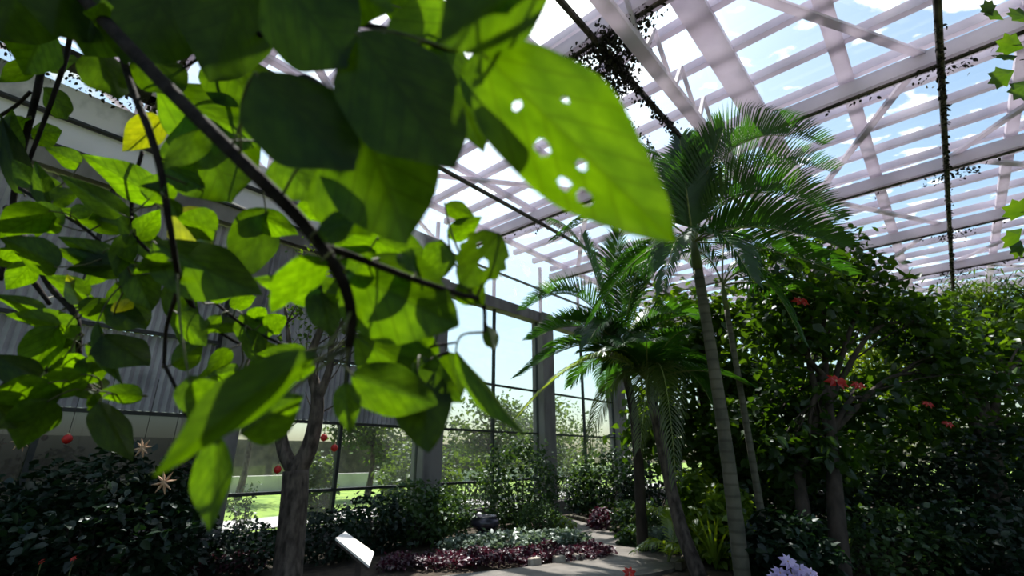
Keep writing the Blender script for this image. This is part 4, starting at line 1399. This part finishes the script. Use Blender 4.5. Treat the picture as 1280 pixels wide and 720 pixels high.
LEAVES = [
    # near, out of focus
    (602, 66, 840, 302, 155, .30, 5, 'h1', .03), (448, 40, 574, 224, 150, .34, 10, 'r1'), (432, 105, 520, 314, 165, .40, -12, 'r1'), (548, 45, 604, 200, 80, .43, 15, 'o1'),
    (690, -60, 540, 58, 130, .25, 10, 'r1'), (330, -50, 452, 95, 140, .36, -10, 'r1'), (575, 15, 470, 112, 90, .42, 20, 'o1'), (318, 92, 450, 225, 120, .37, 12, 'r1'),
    (338, 115, 418, 122, 58, .42, 20, 'k1'), (310, -50, 255, 112, 115, .5, 10, 'r1'), (215, -40, 160, 92, 120, .52, -15, 'r1'), (95, -50, 60, 52, 120, .52, 10, 'r1'), (25, -40, -5, 60, 110, .55, 0, 'r1'),
    (150, -30, 100, 75, 110, .56, 10, 'o1'), (195, 110, 352, 190, 92, .62, 15, 'o1'), (235, 140, 300, 262, 120, .62, -10, 'r1'), (380, -40, 500, 20, 90, .36, 10, 'o1'), (600, -70, 640, 30, 110, .26, 5, 'r1'),
    (270, 60, 330, 150, 80, .62, 10, 'o1'), (120, 60, 150, 132, 55, .62, 10, 'o1'), (205, 148, 152, 188, 46, .72, 10, 'y1'), (60, 30, 25, 95, 60, .62, 20, 'o1'), (180, 60, 225, 130, 60, .6, 10, 'o1'),
    (400, 200, 470, 300, 100, .44, -10, 'o1'), (350, 190, 400, 260, 70, .5, 10, 'o1'), (600, 60, 625, 165, 70, .4, 10, 'o1'),
    # middle
    (198, 248, 110, 196, 52, .76, 10, 'o1'), (152, 268, 80, 222, 38, .78, 0, 'o1'), (215, 262, 270, 318, 60, .7, -10, 'y1'), (190, 302, 332, 376, 78, .62, 20, 'o1'), (332, 262, 300, 350, 58, .68, 10, 'r1'),
    (308, 262, 376, 296, 34, .68, 10, 'o1'), (432, 252, 362, 268, 42, .66, 15, 'o1'), (428, 368, 320, 350, 44, .6, -10, 'o1'), (400, 356, 414, 424, 44, .6, 10, 'o1'), (492, 302, 408, 332, 50, .66, 5, 'o1'),
    (418, 286, 486, 346, 56, .68, -8, 'r1'), (432, 338, 575, 412, 120, .5, 12, 'r1'), (444, 420, 580, 505, 82, .58, 5, 'o1'), (440, 468, 548, 508, 66, .52, 10, 'r1'), (522, 462, 536, 566, 74, .56, 0, 'r1'),
    (432, 478, 437, 543, 34, .56, 5, 'o1'), (624, 292, 574, 362, 62, .52, 0, 'h2'), (552, 300, 548, 352, 42, .55, 20, 'o1'), (556, 256, 594, 272, 24, .6, 10, 'o1'), (560, 296, 602, 272, 28, .6, 10, 'o1'),
    (570, 438, 650, 550, 26, .55, 40, 'n1'), (398, 442, 188, 584, 64, .42, 30, 'n1', -.04), (300, 542, 382, 494, 62, .5, 10, 'o1'), (274, 545, 258, 664, 46, .5, 15, 'n1'), (236, 470, 266, 524, 50, .58, 10, 'o1'), (275, 478, 235, 525, 50, .56, 10, 'o1'),
    (384, 440, 322, 442, 26, .72, 10, 'o1'), (392, 452, 345, 478, 30, .7, 10, 'o1'), (575, 350, 606, 382, 40, .55, 10, 'o1'), (480, 330, 420, 372, 50, .56, 10, 'o1'), (470, 300, 540, 330, 50, .6, 10, 'o1'), (540, 420, 500, 470, 55, .6, 10, 'o1'), (560, 440, 575, 500, 40, .6, 10, 'o1'),
    # left cluster
    (30, 242, 4, 150, 34, .9, 5, 'o1'), (2, 205, 16, 140, 40, .9, 5, 'o1'), (42, 232, 18, 202, 32, .88, 0, 'o1'), (58, 256, 46, 204, 28, .88, 10, 'o1'), (74, 240, 34, 214, 24, .9, 10, 'o1'),
    (64, 264, -4, 292, 52, .8, 25, 'o1'), (78, 282, 22, 256, 42, .82, 20, 'o1'), (72, 334, 8, 298, 48, .8, 25, 'o1'), (155, 285, 78, 262, 36, .86, 5, 'o1'), (150, 328, 78, 298, 38, .84, 0, 'o1'), (128, 332, 70, 312, 32, .84, 10, 'o1'),
    (166, 330, 88, 336, 40, .84, 0, 'o1'), (175, 312, 150, 250, 32, .84, 5, 'o1'), (202, 322, 164, 284, 36, .82, 0, 'r1'), (164, 326, 192, 392, 48, .84, 0, 'r1'), (146, 352, 184, 416, 48, .88, 5, 'r1'), (128, 382, 186, 412, 40, .86, 10, 'o1'),
    (214, 352, 226, 412, 34, .86, 0, 'r1'), (240, 366, 222, 432, 36, .84, 30, 'o1'), (56, 388, -4, 370, 24, .86, 0, 'n1'), (96, 412, 14, 392, 36, .84, 25, 'o1'), (72, 408, 34, 474, 54, .84, 20, 'o1'), (-6, 444, 62, 484, 44, .8, 15, 'o1'),
    (64, 478, -6, 524, 64, .78, 25, 'r1'), (104, 468, 38, 502, 48, .8, 20, 'o1'), (112, 458, 62, 462, 40, .84, 25, 'o1'), (128, 418, 188, 462, 58, .82, 25, 'o1'), (122, 402, 148, 486, 24, .82, 30, 'n1'), (178, 494, 118, 492, 30, .84, 20, 'o1'), (124, 502, 164, 580, 46, .8, 20, 'o1'),
    (62, 500, 20, 560, 60, .78, 25, 'o1'), (-10, 500, 20, 540, 60, .76, 20, 'r1'), (100, 478, 130, 440, 40, .84, 10, 'o1'), (240, 406, 330, 402, 24, .84, 20, 'n1'), (288, 436, 258, 468, 28, .84, 0, 'o1'), (214, 456, 258, 428, 40, .82, 20, 'o1'),
    (302, 392, 332, 442, 42, .82, 10, 'o1'), (340, 396, 312, 430, 34, .84, 10, 'o1'), (110, 370, 60, 345, 34, .88, 10, 'o1'), (100, 380, 85, 345, 26, .88, 0, 'y1'), (142, 395, 168, 372, 24, .86, 0, 'y1'), (40, 330, 8, 362, 36, .9, 0, 'o1'), (-8, 330, 34, 310, 30, .92, 0, 'o1'),
    (225, 330, 262, 300, 50, .74, 10, 'o1'), (255, 372, 300, 345, 40, .76, 10, 'o1'), (185, 250, 215, 215, 46, .74, 20, 'o1'), (170, 300, 200, 262, 34, .8, 0, 'o1'), (100, 205, 60, 185, 30, .9, 10, 'o1'), (270, 290, 225, 270, 44, .68, 20, 'o1'),
]
for lf in LEAVES:
    fleaf(*lf[:4], lf[4] * (.85 if lf[5] > .7 else 1), lf[5], *(lf[6:]))
# further leaves along the twigs, and unseen crown leaves added above the frame to shade the near ones
frs = random.Random(21)
for P, n, sz in ((BR[2], 10, 34), (BR[5], 10, 40), (BR[8], 10, 34), (BR[9], 14, 34), (BR[10], 14, 36), (BR[0], 8, 60), (BR[16], 6, 34), (BR[19], 6, 34), (BR[18], 6, 40), (BR[1], 5, 36)):
    for i in range(int(n * .7)):
        q = P[frs.randint(len(P) // 5, len(P) - 1)]
        r = q - CAM
        # back to pixels
        f_ = r.y * CP + r.z * SP
        x, y = 640 + FPX * r.x / f_, 360 - FPX * (-r.y * SP + r.z * CP) / f_
        a = frs.uniform(0, 6.28)
        l = sz * frs.uniform(.9, 1.9)
        d = q.y * frs.uniform(.93, 1.12)
        fleaf(x + 8 * math.cos(a), y + 8 * math.sin(a), x + l * math.cos(a), y + l * (math.sin(a) * .8 + .25), l * frs.uniform(.38, .54), d, frs.uniform(-50, 50), frs.choice(('o1', 'o2', 'o1', 'r1')), frs.uniform(-.03, .05))
LIT = [at(x, y, d) for x, y, d in ((720, 180, .31), (660, 120, .3), (780, 250, .32), (640, 90, .3), (700, 250, .31), (770, 170, .31), (545, 230, .4), (525, 260, .4), (515, 220, .4), (540, 200, .4), (595, 130, .43), (600, 330, .52), (500, 450, .57), (535, 520, .56), (437, 510, .56), (380, 355, .6), (450, 315, .67), (300, 510, .41), (240, 550, .4), (310, 150, .6), (150, 330, .84), (170, 360, .84), (120, 250, .78), (220, 380, .86), (160, 385, .86), (330, 520, .5))]


def blocks(c, rad):
    for p in LIT:
        r = c - p
        k = r.dot(SUN_DIR)
        if k > 0 and (r - SUN_DIR * k).length < rad:
            return True
    return False


def to_px(q):
    r = q - CAM
    f_ = r.y * CP + r.z * SP
    return 640 + FPX * r.x / f_, 360 - FPX * (-r.y * SP + r.z * CP) / f_


made = 0
while made < 70:
    x, y = frs.uniform(-160, 640), frs.uniform(-420, -40)
    d = frs.uniform(.42, .8)
    if blocks(at(x, y, d), .1):
        made += .2
        continue
    a = frs.uniform(0, 6.28)
    l = frs.uniform(100, 160)
    fleaf(x - .5 * l * math.cos(a), y - .5 * l * math.sin(a), x + .5 * l * math.cos(a), min(y + .5 * l * math.sin(a), -8), l * .65, d, frs.uniform(-40, 40), frs.choice(('o1', 'o2', 'r1')), frs.uniform(-.05, .08))
    made += 1
# unseen blocker leaves added sunward of the near ones that should be shaded
for x, y, d in ((510, 130, .35), (480, 180, .4), (400, 60, .36), (380, 150, .37), (290, 40, .5), (190, 30, .52), (600, 10, .26), (80, 0, .52), (270, 200, .6), (500, 380, .51), (490, 500, .53), (250, 340, .63), (620, 495, .56), (60, 290, .8), (40, 500, .78), (60, 440, .82), (150, 440, .82), (265, 610, .5), (430, 220, .42), (250, 490, .57), (230, 60, .55), (250, 20, .52), (120, 20, .55), (150, 60, .6), (30, 20, .55), (330, 50, .4), (200, 180, .7), (260, 250, .6), (20, 330, .85), (90, 400, .84), (290, 300, .68), (330, 330, .62), (110, 470, .82), (130, 540, .8), (220, 240, .75)):
    p = at(x, y, d)
    for k in (.22, .3, .4, .5, .62, .75, .9, 1.1, 1.3):
        c = p + SUN_DIR * k
        px_, py_ = to_px(c)
        if py_ < -50 and not blocks(c, .065):
            a = frs.uniform(0, 6.28)
            l = 110 * .5 / c.y
            fleaf(px_ - .5 * l * math.cos(a), py_ - .4 * l * math.sin(a), px_ + .5 * l * math.cos(a), py_ + .4 * l * math.sin(a), l * .75, c.y, frs.uniform(-20, 20), 'r1')
            break
BP = np.array([tuple(p) for p in fg_branch_pts])
for b, y, L_ in TW:
    k = int(np.argmin(np.linalg.norm(BP - np.array(b), axis=1)))
    q = Vector(BP[k])
    mid = b - y * min(.25 * L_, .02)
    P = catmull([q, q.lerp(mid, .6), b, b + y * (0.04 * L_)], 4)
    fg_petiole.tube(P, taper(.0018, .0009, len(P)), 5, cap=False)
pt_ = fg_petiole.build('petioles', M['petiole'], FG, True)
pt_['kind'] = 'stuff'
# branch with lobed leaves reaching in from the top right corner
LB = empty('lobed_leaf_tree', Vector((6.2, 4.0, 0)))
tag(LB, 'tree with lobed bright leaves reaching in at the top right corner', 'tree')
bp_ = catmull([Vector((6.2, 4.0, 0)), Vector((6.25, 4.0, 2.5)), at(1400, 40, 3.6), at(1330, 60, 3.5)], 8)
MB().tube(bp_, taper(.09, .015, len(bp_)), 9).build('trunk', M['bark_dark'], LB, True)
for tgt in ((1262, 55), (1275, 75), (1285, 20), (1275, 265)):
    P = catmull([at(1400, 40, 3.6) if tgt[1] < 200 else Vector((6.25, 4.0, 2.6)), at(1330, tgt[1] - 10, 3.5), at(*tgt, 3.4)], 5)
    MB().tube(P, taper(.012, .004, len(P)), 6).build('branch', M['bark_dark'], LB, True)
lob = []
for k in range(11):
    a = -0.2 + 3.55 * k / 10
    r = (1.0 if k % 2 else 0.72) * (0.75 + 0.25 * math.sin(a))
    lob.append((r * math.cos(a) * .5, .38 + r * math.sin(a) * .6, -.05 * r))
lm = bpy.data.meshes.new('lobed_leaf')
lm.from_pydata([(0, .3, .05), (0, 0, 0)] + lob, [], [(0, i, i + 1) for i in range(2, 12)] + [(0, 1, 2), (0, 12, 1)])
lm.materials.append(M['tree2'])
for x, y, s, a in ((1255, 25, .16, 2.4), (1268, 88, .2, 3.6), (1280, 60, .2, 2.9), (1240, 20, .13, 1.9), (1285, 100, .2, 4.0), (1290, 30, .2, 2.0), (1272, 70, .16, 3.2), (1278, 285, .16, 4.0), (1290, 265, .18, 3.0), (1276, 300, .12, 4.4)):
    o = bpy.data.objects.new('leaf', lm)
    o.parent = LB
    o.matrix_parent_inverse = Matrix.Translation(-Vector(LB.location))
    o.matrix_basis = Matrix.Translation(at(x, y, 3.4)) @ Matrix.Rotation(math.pi / 2 + random.uniform(-.5, .5), 4, 'X') @ Matrix.Rotation(a - 1.57, 4, 'Z') @ Matrix.Rotation(random.uniform(-.4, .4), 4, 'Y') @ Matrix.Scale(s * 1.35, 4)
    COL.objects.link(o)
